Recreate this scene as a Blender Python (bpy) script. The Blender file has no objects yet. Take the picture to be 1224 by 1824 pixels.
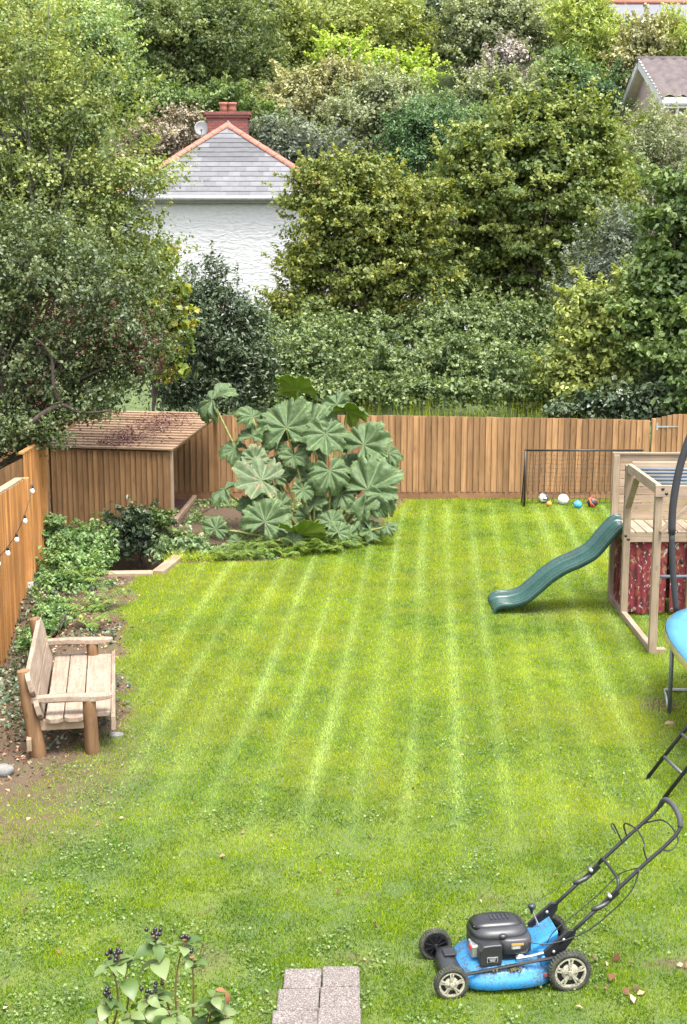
import bpy, math, random
import numpy as np
from mathutils import Vector, Matrix, Euler
R = math.radians
random.seed(7)
rng = np.random.default_rng(11)
scene = bpy.context.scene
COL = scene.collection

# ------------------------------------------------------------------ camera, sky, sun, exposure
IMG_W, IMG_H, FOC = 1224, 1824, 2400.0
CAM_H, HORIZON = 5.0, 465.0
TH = math.atan((IMG_H / 2 - HORIZON) / FOC)
cam_d = bpy.data.cameras.new('camera')
cam_d.sensor_fit = 'VERTICAL'; cam_d.sensor_height = 36.0
cam_d.lens = 36.0 * FOC / IMG_H
cam_d.clip_start = 0.1; cam_d.clip_end = 2000
cam = bpy.data.objects.new('camera', cam_d); COL.objects.link(cam)
cam.location = (0, 0, CAM_H); cam.rotation_euler = (R(90) - TH, 0, 0)
scene.camera = cam

SUN_EL, SUN_AZ = R(70), R(150)      # azimuth measured clockwise from +Y: behind the camera, to the right
world = bpy.data.worlds.new('World'); scene.world = world; world.use_nodes = True
wn = world.node_tree.nodes; wl = world.node_tree.links
bg = wn['Background']; bg.inputs['Strength'].default_value = 0.15
sky = wn.new('ShaderNodeTexSky'); sky.sky_type = 'NISHITA'; sky.sun_disc = False
sky.sun_elevation = SUN_EL; sky.sun_rotation = SUN_AZ
sky.air_density = 1.0; sky.dust_density = 4.0; sky.ozone_density = 0.6
hsv = wn.new('ShaderNodeHueSaturation'); hsv.inputs['Saturation'].default_value = 0.35     # thin white overcast
wl.new(sky.outputs['Color'], hsv.inputs['Color']); wl.new(hsv.outputs['Color'], bg.inputs['Color'])
sun_d = bpy.data.lights.new('sun', 'SUN'); sun_d.energy = 1.5; sun_d.angle = R(20); sun_d.color = (1.0, 0.97, 0.91)
sun = bpy.data.objects.new('sun', sun_d); COL.objects.link(sun)
sdir = Vector((math.sin(SUN_AZ) * math.cos(SUN_EL), math.cos(SUN_AZ) * math.cos(SUN_EL), math.sin(SUN_EL)))
sun.rotation_euler = sdir.to_track_quat('Z', 'Y').to_euler(); sun.location = (0, 0, 60)
vs = scene.view_settings
vs.view_transform = 'Standard'; vs.look = 'None'; vs.exposure = 2.05; vs.gamma = 1.0; vs.use_curve_mapping = False
scene.cycles.use_denoising = True
scene.cycles.max_bounces = 6; scene.cycles.transmission_bounces = 4; scene.cycles.diffuse_bounces = 4

# ------------------------------------------------------------------ measuring helpers: where a sight line meets a height or a distance
def ray(px, py):
    u = (px - IMG_W / 2) / FOC; v = (IMG_H / 2 - py) / FOC
    return Vector((u, math.cos(TH) + v * math.sin(TH), -math.sin(TH) + v * math.cos(TH)))
def P(px, py, z=0.0):
    d = ray(px, py); return Vector((0, 0, CAM_H)) + d * ((z - CAM_H) / d.z)
def Q(px, py, Y):
    d = ray(px, py); return Vector((0, 0, CAM_H)) + d * (Y / d.y)
def ppm(Y): return FOC / (Y * 1.0)

# ------------------------------------------------------------------ noise
def vnoise(x, y, sc, seed=0):
    x = np.asarray(x, float) / sc; y = np.asarray(y, float) / sc
    xi = np.floor(x).astype(np.int64); yi = np.floor(y).astype(np.int64)
    fx = x - xi; fy = y - yi; fx = fx * fx * (3 - 2 * fx); fy = fy * fy * (3 - 2 * fy)
    def h(a, b):
        n = (a * 374761393 + b * 668265263 + seed * 1442695041) & 0x7fffffff
        n = ((n ^ (n >> 13)) * 1274126177) & 0x7fffffff
        return ((n ^ (n >> 16)) & 0xffff) / 65535.0
    return (h(xi, yi) * (1 - fx) + h(xi + 1, yi) * fx) * (1 - fy) + (h(xi, yi + 1) * (1 - fx) + h(xi + 1, yi + 1) * fx) * fy
def sm(a, b, x):
    t = np.clip((np.asarray(x, float) - a) / (b - a), 0, 1); return t * t * (3 - 2 * t)

# ------------------------------------------------------------------ mesh builder
class MB:
    def __init__(s): s.v = []; s.f = []; s.m = []
    def add(s, vs_, fs_, mi=0):
        o = len(s.v); s.v += [tuple(v) for v in vs_]; s.f += [tuple(i + o for i in f) for f in fs_]; s.m += [mi] * len(fs_)
        return s
    def box(s, c, d, rot=None, mi=0):
        c = Vector(c); hx, hy, hz = d[0] / 2, d[1] / 2, d[2] / 2
        p = [Vector((x, y, z)) for z in (-hz, hz) for y in (-hy, hy) for x in (-hx, hx)]
        if rot is not None: p = [rot @ q for q in p]
        return s.add([c + q for q in p], [(0, 2, 3, 1), (4, 5, 7, 6), (0, 1, 5, 4), (2, 6, 7, 3), (0, 4, 6, 2), (1, 3, 7, 5)], mi)
    def beam(s, a, b, w, h, up=(0, 0, 1), mi=0):
        a = Vector(a); b = Vector(b); d = (b - a); L = d.length; d.normalize()
        x = d.cross(Vector(up))
        if x.length < 1e-4: x = d.cross(Vector((1, 0, 0)))
        x.normalize(); z = x.cross(d)
        m = Matrix((x, d, z)).transposed()
        return s.box((a + b) / 2, (w, L, h), m, mi)
    def tube(s, path, r, seg=8, mi=0, cap=True):
        path = [Vector(p) for p in path]; n = len(path)
        rr = r if isinstance(r, (list, tuple)) else [r] * n
        vs_ = []; fs_ = []; ref = None
        for i, p in enumerate(path):
            t = (path[min(i + 1, n - 1)] - path[max(i - 1, 0)])
            t = t.normalized() if t.length > 1e-9 else Vector((0, 0, 1))
            if ref is None:
                ref = Vector((0, 0, 1)) if abs(t.z) < 0.9 else Vector((1, 0, 0))
            x = t.cross(ref)
            if x.length < 1e-5: x = t.cross(Vector((0.3, 0.7, 0.2)))
            x.normalize(); y = x.cross(t).normalized(); ref = y
            for k in range(seg):
                a = 2 * math.pi * k / seg
                vs_.append(p + (x * math.cos(a) + y * math.sin(a)) * rr[i])
        for i in range(n - 1):
            for k in range(seg):
                k2 = (k + 1) % seg
                fs_.append((i * seg + k, i * seg + k2, (i + 1) * seg + k2, (i + 1) * seg + k))
        if cap:
            fs_.append(tuple(range(seg - 1, -1, -1))); fs_.append(tuple((n - 1) * seg + k for k in range(seg)))
        return s.add(vs_, fs_, mi)
    def lathe(s, prof, c=(0, 0, 0), axis='z', seg=24, mi=0, rot=None, cap=True):
        c = Vector(c); vs_ = []; fs_ = []
        for r, h in prof:
            for k in range(seg):
                a = 2 * math.pi * k / seg; q = (r * math.cos(a), r * math.sin(a), h)
                q = {'z': q, 'y': (q[0], q[2], q[1]), 'x': (q[2], q[0], q[1])}[axis]
                q = Vector(q)
                if rot is not None: q = rot @ q
                vs_.append(c + q)
        n = len(prof)
        for i in range(n - 1):
            for k in range(seg):
                k2 = (k + 1) % seg
                fs_.append((i * seg + k, i * seg + k2, (i + 1) * seg + k2, (i + 1) * seg + k))
        if cap:
            fs_.append(tuple(range(seg - 1, -1, -1))); fs_.append(tuple((n - 1) * seg + k for k in range(seg)))
        return s.add(vs_, fs_, mi)
    def loft(s, rings, mi=0, cap=True, close=True):
        n = len(rings[0]); vs_ = [p for r_ in rings for p in r_]; fs_ = []
        for i in range(len(rings) - 1):
            for k in range(n if close else n - 1):
                k2 = (k + 1) % n
                fs_.append((i * n + k, i * n + k2, (i + 1) * n + k2, (i + 1) * n + k))
        if cap:
            fs_.append(tuple(range(n - 1, -1, -1))); fs_.append(tuple((len(rings) - 1) * n + k for k in range(n)))
        return s.add(vs_, fs_, mi)
    def prism(s, poly, a, b, mi=0):       # polygon points are 3-D; extruded from offset a to offset b
        a = Vector(a); b = Vector(b)
        return s.loft([[Vector(p) + a for p in poly], [Vector(p) + b for p in poly]], mi)
    def mesh(s, name, mats, smooth=False):
        me = bpy.data.meshes.new(name); me.from_pydata(s.v, [], s.f)
        for m in (mats if isinstance(mats, (list, tuple)) else [mats]): me.materials.append(m)
        if any(s.m): me.polygons.foreach_set('material_index', s.m)
        if smooth: me.polygons.foreach_set('use_smooth', [True] * len(me.polygons))
        import bmesh
        b = bmesh.new(); b.from_mesh(me); bmesh.ops.recalc_face_normals(b, faces=b.faces); b.to_mesh(me); b.free()
        me.update(); return me
    def build(s, name, mats, parent=None, smooth=False, bevel=0, seg=2, sub=0):
        o = link(name, s.mesh(name, mats, smooth), parent)
        if bevel:
            md = o.modifiers.new('bevel', 'BEVEL'); md.width = bevel; md.segments = seg; md.limit_method = 'ANGLE'; md.angle_limit = R(35)
            if smooth is False: pass
        if sub:
            md = o.modifiers.new('sub', 'SUBSURF'); md.levels = sub; md.render_levels = sub
        return o
def link(name, data, parent=None, loc=None, rot=None):
    o = bpy.data.objects.new(name, data); COL.objects.link(o)
    if parent is not None: o.parent = parent
    if loc is not None: o.location = loc
    if rot is not None: o.rotation_euler = rot
    return o
def tag(o, label=None, cat=None, group=None, kind=None):
    if label: o['label'] = label
    if cat: o['category'] = cat
    if group: o['group'] = group
    if kind: o['kind'] = kind
    return o
def thing(name, label, cat, loc=(0, 0, 0), rz=0, group=None):
    o = link(name, None, None, loc, (0, 0, rz)); o.empty_display_size = 0.1
    return tag(o, label, cat, group)
def copy_tree(o, parent=None):
    c = o.copy(); COL.objects.link(c); c.parent = parent
    for ch in o.children: copy_tree(ch, c)
    return c
def smooth_path(pts, n=6):
    pts = [Vector(p) for p in pts]; out = []
    for i in range(len(pts) - 1):
        p0 = pts[max(i - 1, 0)]; p1 = pts[i]; p2 = pts[i + 1]; p3 = pts[min(i + 2, len(pts) - 1)]
        for k in range(n):
            t = k / n
            out.append(0.5 * ((2 * p1) + (p2 - p0) * t + (2 * p0 - 5 * p1 + 4 * p2 - p3) * t * t + (3 * p1 - p0 - 3 * p2 + p3) * t ** 3))
    out.append(pts[-1]); return out
def raw_mesh(name, V, F, mat, face_attr=None, smooth=False):
    """V (n,3) array, F (m,k) array with k = 3 or 4"""
    me = bpy.data.meshes.new(name); V = np.ascontiguousarray(V, np.float32); F = np.ascontiguousarray(F, np.int32)
    m, k = F.shape
    me.vertices.add(len(V)); me.vertices.foreach_set('co', V.ravel())
    me.loops.add(m * k); me.loops.foreach_set('vertex_index', F.ravel())
    me.polygons.add(m); me.polygons.foreach_set('loop_start', np.arange(m, dtype=np.int32) * k)
    try: me.polygons.foreach_set('loop_total', np.full(m, k, np.int32))
    except Exception: pass
    for nm, arr in (face_attr or {}).items():
        dom = 'FACE' if len(arr) == m else 'POINT'
        a = me.attributes.new(nm, 'FLOAT', dom); a.data.foreach_set('value', np.ascontiguousarray(arr, np.float32))
    if smooth: me.polygons.foreach_set('use_smooth', np.ones(m, bool))
    me.materials.append(mat); me.update(calc_edges=True); me.validate(); return me

# ------------------------------------------------------------------ materials
def new_mat(name):
    m = bpy.data.materials.new(name); m.use_nodes = True; nt = m.node_tree
    return m, nt, nt.nodes, nt.links, nt.nodes['Principled BSDF']
def ramp(nodes, stops):
    r = nodes.new('ShaderNodeValToRGB'); e = r.color_ramp.elements
    while len(e) < len(stops): e.new(0.5)
    for el, (p, c) in zip(e, stops): el.position = p; el.color = (c[0], c[1], c[2], 1)
    return r
def coords(nodes, links, scale=(1, 1, 1), vary=True, kind='Object'):
    tc = nodes.new('ShaderNodeTexCoord'); mp = nodes.new('ShaderNodeMapping'); mp.inputs['Scale'].default_value = scale
    src = tc.outputs[kind]
    if vary:
        oi = nodes.new('ShaderNodeObjectInfo'); mul = nodes.new('ShaderNodeMath'); mul.operation = 'MULTIPLY'; mul.inputs[1].default_value = 57.0
        links.new(oi.outputs['Random'], mul.inputs[0])
        ad = nodes.new('ShaderNodeVectorMath'); ad.operation = 'ADD'
        links.new(src, ad.inputs[0]); links.new(mul.outputs[0], ad.inputs[1]); src = ad.outputs[0]
    links.new(src, mp.inputs['Vector']); return mp.outputs['Vector']
def mixrgb(nodes, links, fac, a, b, mode='MIX'):
    m = nodes.new('ShaderNodeMix'); m.data_type = 'RGBA'; m.blend_type = mode
    def put(sock, v):
        if isinstance(v, (tuple, list)): sock.default_value = (v[0], v[1], v[2], 1)
        elif isinstance(v, (int, float)): sock.default_value = v
        else: links.new(v, sock)
    put(m.inputs['Factor'], fac); put(m.inputs[6], a); put(m.inputs[7], b); return m.outputs[2]
def noise(nodes, links, vec, scale, detail=3, rough=0.5, dist=0):
    n = nodes.new('ShaderNodeTexNoise'); n.inputs['Scale'].default_value = scale; n.inputs['Detail'].default_value = detail
    n.inputs['Roughness'].default_value = rough; n.inputs['Distortion'].default_value = dist
    links.new(vec, n.inputs['Vector']); return n.outputs['Fac']
def bump(nodes, links, h, bsdf, strength=0.3, dist=0.01):
    b = nodes.new('ShaderNodeBump'); b.inputs['Strength'].default_value = strength; b.inputs['Distance'].default_value = dist
    links.new(h, b.inputs['Height']); links.new(b.outputs['Normal'], bsdf.inputs['Normal'])
def plain(name, c, rough=0.5, metal=0.0, var=0.15, scale=8.0, bmp=0.0, spec=0.5, coat=0):
    m, nt, n, l, b = new_mat(name)
    v = coords(n, l); f = noise(n, l, v, scale, 4, 0.6)
    r = ramp(n, [(0.3, [x * (1 - var) for x in c]), (0.7, [min(1, x * (1 + var)) for x in c])]); l.new(f, r.inputs[0])
    l.new(r.outputs[0], b.inputs['Base Color'])
    b.inputs['Roughness'].default_value = rough; b.inputs['Metallic'].default_value = metal; b.inputs['Specular IOR Level'].default_value = spec
    if coat: b.inputs['Coat Weight'].default_value = coat
    if bmp: bump(n, l, noise(n, l, v, scale * 6, 4), b, bmp, 0.01)
    return m
def dirty(name, c, dirt, amount=0.5, scale=6, rough=0.4, metal=0.0):
    m, nt, n, l, b = new_mat(name)
    v = coords(n, l); f1 = noise(n, l, v, scale, 6, 0.7); f2 = noise(n, l, v, scale * 9, 3, 0.6)
    mu = n.new('ShaderNodeMath'); mu.operation = 'MULTIPLY'; l.new(f1, mu.inputs[0]); l.new(f2, mu.inputs[1])
    r = ramp(n, [(0.34 - 0.2 * amount, (0, 0, 0)), (0.42 - 0.2 * amount + 0.05, (1, 1, 1))]); l.new(mu.outputs[0], r.inputs[0])
    l.new(mixrgb(n, l, r.outputs[0], dirt, c), b.inputs['Base Color'])
    rr = n.new('ShaderNodeMapRange'); rr.inputs['To Min'].default_value = 0.9; rr.inputs['To Max'].default_value = rough
    l.new(r.outputs[0], rr.inputs['Value']); l.new(rr.outputs[0], b.inputs['Roughness'])
    b.inputs['Metallic'].default_value = metal
    return m
def wood(name, dark, light, axis=2, grain=40, vary=0.35, knots=0.5, rough=0.75, stain=None, bmp=0.25, specks=0.0):
    """axis: the long direction of the board in its own coordinates"""
    m, nt, n, l, b = new_mat(name)
    sc = [1.0, 1.0, 1.0]; sc[axis] = 0.06
    v = coords(n, l, sc); f = noise(n, l, v, grain, 5, 0.6, 0.6)
    r = ramp(n, [(0.25, dark), (0.75, light)]); l.new(f, r.inputs[0])
    col = r.outputs[0]
    if knots:
        s2 = [1.0, 1.0, 1.0]; s2[axis] = 0.4
        vo = n.new('ShaderNodeTexVoronoi'); vo.inputs['Scale'].default_value = 7.5; l.new(coords(n, l, s2), vo.inputs['Vector'])
        kr = ramp(n, [(0.05, (1, 1, 1)), (0.17, (0, 0, 0))]); l.new(vo.outputs['Distance'], kr.inputs[0])
        mm = n.new('ShaderNodeMath'); mm.operation = 'MULTIPLY'; mm.inputs[1].default_value = knots; l.new(kr.outputs[0], mm.inputs[0])
        col = mixrgb(n, l, mm.outputs[0], col, [x * 0.45 for x in dark])
    lf = noise(n, l, coords(n, l, (1, 1, 1)), 1.7, 3, 0.6)
    if stain:
        sr = ramp(n, [(0.42, (0, 0, 0)), (0.62, (1, 1, 1))]); l.new(lf, sr.inputs[0]); col = mixrgb(n, l, sr.outputs[0], col, stain)
    if specks:
        sp_ = noise(n, l, coords(n, l, (1, 1, 1)), 26, 3, 0.7); sr2 = ramp(n, [(0.60, (0, 0, 0)), (0.66, (1, 1, 1))]); l.new(sp_, sr2.inputs[0])
        mm2 = n.new('ShaderNodeMath'); mm2.operation = 'MULTIPLY'; mm2.inputs[1].default_value = specks; l.new(sr2.outputs[0], mm2.inputs[0]); col = mixrgb(n, l, mm2.outputs[0], col, (0.05, 0.04, 0.03))
    wr_ = ramp(n, [(0.35, (0.78, 0.76, 0.74)), (0.65, (1.06, 1.05, 1.04))]); l.new(lf, wr_.inputs[0]); col = mixrgb(n, l, 1.0, col, wr_.outputs[0], 'MULTIPLY')
    oi = n.new('ShaderNodeObjectInfo'); mr = n.new('ShaderNodeMapRange'); mr.inputs['To Min'].default_value = 1 - vary; mr.inputs['To Max'].default_value = 1 + vary
    l.new(oi.outputs['Random'], mr.inputs['Value'])
    hs = n.new('ShaderNodeHueSaturation'); l.new(col, hs.inputs['Color']); l.new(mr.outputs[0], hs.inputs['Value'])
    l.new(hs.outputs[0], b.inputs['Base Color']); b.inputs['Roughness'].default_value = rough; b.inputs['Specular IOR Level'].default_value = 0.3
    bump(n, l, f, b, bmp, 0.006)
    return m
def leafmat(name, stops, transl=0.3, rough=0.45, spec=0.35, patch=None):
    """colour by the per-leaf value 'v'; stops: list of (pos, colour)"""
    m, nt, n, l, b = new_mat(name)
    at = n.new('ShaderNodeAttribute'); at.attribute_name = 'v'
    r = ramp(n, stops); l.new(at.outputs['Fac'], r.inputs[0]); col = r.outputs[0]
    l.new(col, b.inputs['Base Color']); b.inputs['Roughness'].default_value = rough; b.inputs['Specular IOR Level'].default_value = spec
    t = n.new('ShaderNodeBsdfTranslucent')
    g = n.new('ShaderNodeMix'); g.data_type = 'RGBA'; g.blend_type = 'MULTIPLY'; g.inputs['Factor'].default_value = 1
    l.new(col, g.inputs[6]); g.inputs[7].default_value = (1.5, 1.5, 0.6, 1); l.new(g.outputs[2], t.inputs['Color'])
    mx = n.new('ShaderNodeMixShader'); mx.inputs[0].default_value = transl
    l.new(b.outputs[0], mx.inputs[1]); l.new(t.outputs[0], mx.inputs[2]); l.new(mx.outputs[0], n['Material Output'].inputs['Surface'])
    return m

M = {}
M['fence'] = wood('fence_wood', (0.17, 0.09, 0.038), (0.345, 0.2, 0.095), 2, 34, 0.26, 0.55)
M['fence_gold'] = wood('golden_fence_wood', (0.264, 0.119, 0.0352), (0.44, 0.229, 0.0792), 2, 34, 0.25, 0.5)
M['rail'] = wood('gravel_board_wood', (0.194, 0.0968, 0.0484), (0.317, 0.176, 0.088), 0, 34, 0.15, 0.5)
M['shed'] = wood('shed_wood', (0.132, 0.0686, 0.0282), (0.264, 0.15, 0.066), 2, 34, 0.3, 0.5)
M['roofslat'] = wood('roof_slat_wood', (0.16, 0.10, 0.06), (0.32, 0.22, 0.145), 0, 30, 0.3, 0.3)
M['sleeper'] = wood('sleeper_wood', (0.238, 0.167, 0.11), (0.37, 0.282, 0.194), 0, 26, 0.12, 0.4)
M['frame'] = wood('climbing_frame_wood', (0.202, 0.15, 0.101), (0.334, 0.264, 0.189), 2, 26, 0.12, 0.45)
M['frameh'] = wood('climbing_frame_wood_lying', (0.211, 0.154, 0.106), (0.352, 0.273, 0.198), 0, 26, 0.12, 0.45)
M['framey'] = wood('climbing_frame_wood_deep', (0.22, 0.163, 0.114), (0.361, 0.282, 0.211), 1, 26, 0.12, 0.45)
M['benchseat'] = wood('weathered_bench_board', (0.18, 0.125, 0.085), (0.33, 0.26, 0.205), 1, 30, 0.1, 0.5, 0.85, specks=0.6)
M['benchlog'] = wood('bench_log', (0.085, 0.045, 0.02), (0.24, 0.14, 0.07), 2, 15, 0.15, 0.8, 0.8, specks=0.3)
M['black'] = plain('black_powder_coat', (0.012, 0.012, 0.014), 0.4, 0, 0.2)
M['steel'] = plain('galvanised_steel', (0.42, 0.44, 0.45), 0.4, 0.7, 0.15)
# ------------------------------------------------------------------ terrain
def stream(x, y):
    xr = -3.06 + (y - 21.3) * 0.12; xl = -3.98 - (y - 21.3) * 0.5
    return sm(0.0, -0.16, x - xr) * sm(0.0, 0.3, x - xl) * sm(21.38, 21.56, y) * sm(25.0, 24.5, y)
def H(x, y):
    x = np.asarray(x, float); y = np.asarray(y, float)
    z = 0.35 * sm(28.7, 31, y) + 0.12 * np.clip(y - 31, 0, 16) + 0.58 * np.clip(y - 50, 0, 48)
    z = z + 3.6 * sm(5, 12, x) * sm(34, 46, y)
    z = z - 0.7 * sm(-3.7, -4.6, x) * sm(20.6, 18.6, y) * sm(9, 13, y)
    z = z - 0.95 * stream(x, y)
    z = z + (vnoise(x, y, 1.3, 3) - 0.5) * 0.10 * np.clip(sm(28.9, 30, y) + sm(-4.0, -5.0, x), 0, 1)
    return z
LB = [(2.0, -6.0), (9.5, -5.2), (11.6, -3.6), (12.9, -3.0), (13.9, -2.6), (15.3, -2.75), (18.3, -3.2), (20.5, -3.5), (21.35, -3.6)]
BB = [(-6, 21.2), (-3.6, 21.3), (-3.1, 21.7), (-2.9, 22.1), (-1.25, 22.3), (-0.12, 23.1), (0.71, 24.8), (1.1, 26.6), (1.3, 28.3), (12, 28.35)]
def lawn_mask(x, y):
    xl = np.interp(y, [p[0] for p in LB], [p[1] for p in LB]); yb = np.interp(x, [p[0] for p in BB], [p[1] for p in BB])
    w = (vnoise(x, y, 0.35, 5) - 0.5) * 0.3 + (vnoise(x, y, 0.12, 6) - 0.5) * 0.12
    a = sm(-0.12, 0.34, x - xl + w * 1.5); b = sm(-0.05, 0.12, yb - y + w * 0.25)
    return a * b
def wear(x, y):
    w = 0.6 * sm(12.5, 9.8, y) * sm(0.50, 0.82, vnoise(x, y, 0.5, 9) * 0.6 + vnoise(x, y, 0.17, 10) * 0.45)
    w = np.maximum(w, 0.8 * sm(0.5, 0.1, np.hypot((x - 3.62) * 1.0, (y - 14.75))))          # under the trampoline leg
    w = np.maximum(w, 0.55 * sm(1.0, 0.2, np.hypot((x - 2.75) / 1.3, (y - 18.9) / 0.5)))        # under the slide
    w = np.maximum(w, 0.8 * sm(0.45, 0.1, np.hypot((x - 2.5) / 1.6, (y - 8.95) / 0.5)))       # bare strip by the near bank
    w = np.maximum(w, 0.75 * sm(3.2, 1.2, np.hypot((x + 3.9), (y - 12.6) / 1.3)))              # thin grass beside the bench
    return np.clip(w, 0, 1)
def grid_mesh(name, xs, ys, hfun, mat, keep=None, attrs=None):
    X, Y = np.meshgrid(xs, ys); Z = hfun(X, Y)
    V = np.stack([X.ravel(), Y.ravel(), Z.ravel()], 1); nx, ny = len(xs), len(ys)
    i = np.arange(nx - 1)[None, :] + np.arange(ny - 1)[:, None] * nx
    F = np.stack([i, i + 1, i + 1 + nx, i + nx], -1).reshape(-1, 4)
    if keep is not None:
        k = keep(X, Y).ravel(); F = F[k[F].max(1) > 0.015]
        used = np.unique(F); mp = -np.ones(len(V), np.int64); mp[used] = np.arange(len(used)); F = mp[F]; V = V[used]
        at = {n: f(V[:, 0], V[:, 1]) for n, f in (attrs or {}).items()}
    else:
        at = {n: f(V[:, 0], V[:, 1]) for n, f in (attrs or {}).items()}
    return raw_mesh(name, V, F, mat, at, True)

def soil_nodes(n, l, v):
    f1 = noise(n, l, v, 3.0, 5, 0.65); f2 = noise(n, l, v, 38.0, 4, 0.7)
    r1 = ramp(n, [(0.3, (0.035, 0.02, 0.012)), (0.55, (0.09, 0.052, 0.032)), (0.8, (0.125, 0.085, 0.056))]); l.new(f2, r1.inputs[0])
    r2 = ramp(n, [(0.45, (0.0, 0.0, 0.0)), (0.65, (1, 1, 1))]); l.new(f1, r2.inputs[0])
    mm = n.new('ShaderNodeMath'); mm.operation = 'MULTIPLY'; mm.inputs[1].default_value = 0.55; l.new(r2.outputs[0], mm.inputs[0])
    return mixrgb(n, l, mm.outputs[0], r1.outputs[0], (0.06, 0.075, 0.02)), f2
m, nt, n, l, b = new_mat('soil_and_leaf_litter'); v = coords(n, l, vary=False)
c, f = soil_nodes(n, l, v)
sx_ = n.new('ShaderNodeSeparateXYZ'); l.new(v, sx_.inputs[0]); mr_ = n.new('ShaderNodeMapRange'); mr_.inputs['From Min'].default_value = 28.6; mr_.inputs['From Max'].default_value = 30.0; l.new(sx_.outputs['Y'], mr_.inputs['Value'])
ug = ramp(n, [(0.3, (0.03, 0.05, 0.014)), (0.55, (0.07, 0.10, 0.026)), (0.8, (0.14, 0.17, 0.05))]); l.new(noise(n, l, v, 5, 6, 0.75), ug.inputs[0])
l.new(mixrgb(n, l, mr_.outputs[0], c, ug.outputs[0]), b.inputs['Base Color']); b.inputs['Roughness'].default_value = 0.95; bump(n, l, f, b, 0.7, 0.03); M['soil'] = m
m, nt, n, l, b = new_mat('lawn_turf'); v = coords(n, l, vary=False)
c, f = soil_nodes(n, l, v)
g1 = noise(n, l, v, 60, 4, 0.7); g2 = noise(n, l, v, 1.2, 4, 0.6)
rg = ramp(n, [(0.25, (0.025, 0.045, 0.008)), (0.5, (0.05, 0.085, 0.014)), (0.78, (0.10, 0.135, 0.025))]); l.new(g1, rg.inputs[0])
ry = ramp(n, [(0.4, (0, 0, 0)), (0.7, (1, 1, 1))]); l.new(g2, ry.inputs[0])
gm = n.new('ShaderNodeMath'); gm.operation = 'MULTIPLY'; gm.inputs[1].default_value = 0.5; l.new(ry.outputs[0], gm.inputs[0])
gc = mixrgb(n, l, gm.outputs[0], rg.outputs[0], (0.16, 0.18, 0.02))
at = n.new('ShaderNodeAttribute'); at.attribute_name = 'lawn'
ad = n.new('ShaderNodeMath'); ad.operation = 'ADD'; l.new(at.outputs['Fac'], ad.inputs[0])
nz = n.new('ShaderNodeMapRange'); nz.inputs['To Min'].default_value = -0.35; nz.inputs['To Max'].default_value = 0.35; l.new(noise(n, l, v, 14, 4, 0.7), nz.inputs['Value'])
l.new(nz.outputs[0], ad.inputs[1])
rm = ramp(n, [(0.35, (0, 0, 0)), (0.65, (1, 1, 1))]); l.new(ad.outputs[0], rm.inputs[0])
l.new(mixrgb(n, l, rm.outputs[0], c, gc), b.inputs['Base Color']); b.inputs['Roughness'].default_value = 0.95; bump(n, l, g1, b, 0.6, 0.02); M['turf'] = m

xs = np.unique(np.concatenate([np.linspace(-160, -8, 40), np.arange(-8, -2, 0.1), np.arange(-2, 10, 0.4), np.linspace(10, 160, 40)]))
ys = np.unique(np.concatenate([np.linspace(-30, 8, 16), np.arange(8, 20, 0.3), np.arange(20, 26, 0.1), np.arange(26, 33, 0.25), np.linspace(33, 60, 40), np.linspace(60, 260, 50)]))
go = link('ground', grid_mesh('ground', xs, ys, lambda x, y: H(x, y) - 0.015 * lawn_mask(x, y), M['soil'])); tag(go, kind='structure')
xs = np.arange(-5.6, 10, 0.12); ys = np.arange(2.0, 28.4, 0.12)
lo = link('lawn', grid_mesh('lawn', xs, ys, lambda x, y: H(x, y) + 0.012, M['turf'], lawn_mask,
          {'lawn': lambda x, y: lawn_mask(x, y) * (1 - 0.8 * wear(x, y))})); tag(lo, kind='structure')

# ------------------------------------------------------------------ fence at the far end of the lawn
FY = 28.42
def feather_board(w, h, t0=0.008, t1=0.022):
    mb = MB(); x0, x1 = -w / 2, w / 2
    poly = [(x0, 0, 0), (x1, 0, 0), (x1, -t0, 0), (x0, -t1, 0)]
    return mb.loft([[Vector(p) for p in poly], [Vector(p) + Vector((0, 0, h)) for p in poly]])
bf = thing('board_fence', 'long brown close-board fence of upright boards across the end of the lawn', 'fence', (0, FY, 0))
bm_ = feather_board(0.15, 1.0, 0.006, 0.034).mesh('board', M['fence'])
x = -7.4; k = 0
def fence_top(x): return float(np.interp(x, [-7.4, -2.4, 1.0, 6.6], [1.78, 1.79, 1.79, 1.69]))
while x < 6.5:
    o = link('board', bm_, bf, (x, random.uniform(-0.003, 0.003), 0.15)); o.scale = (1, 1, fence_top(x) - 0.15 + random.uniform(-0.006, 0.006))
    o.rotation_euler = (0, random.uniform(-0.003, 0.003), R(1.2)); x += 0.128
x = -7.45
while x < 6.5:
    MB().box((x + 0.9, 0.0, 0.075), (1.785, 0.035, 0.155)).build('gravel_board', M['rail'], bf, bevel=0.004)
    MB().box((x + 1.81, -0.004, 0.07), (0.03, 0.05, 0.15)).build('board_cleat', M['rail'], bf)
    x += 1.82
for px_ in (-5.6, -3.8, -2.0, -0.2, 1.6, 3.4, 5.2):
    MB().box((px_, 0.06, 0.8), (0.09, 0.09, 1.6)).build('post', M['fence'], bf)
for zz in (0.35, 1.45):
    MB().box((-0.45, 0.03, zz), (13.8, 0.04, 0.08)).build('rail', M['rail'], bf)
gate = thing('garden_gate', 'arched board gate with galvanised strap hinge at the end of the long fence', 'gate', (6.62, FY - 0.02, 0))
for i in range(9):
    h = 1.72 + 0.10 * math.sin(math.pi * (i + 0.6) / 9.5)
    o = link('board', bm_, gate, (0.06 + i * 0.115, 0, 0.06)); o.scale = (0.8, 1, h - 0.06)
MB().box((-0.04, 0.02, 0.86), (0.09, 0.09, 1.72)).build('post', M['fence'], gate, bevel=0.005)
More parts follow.
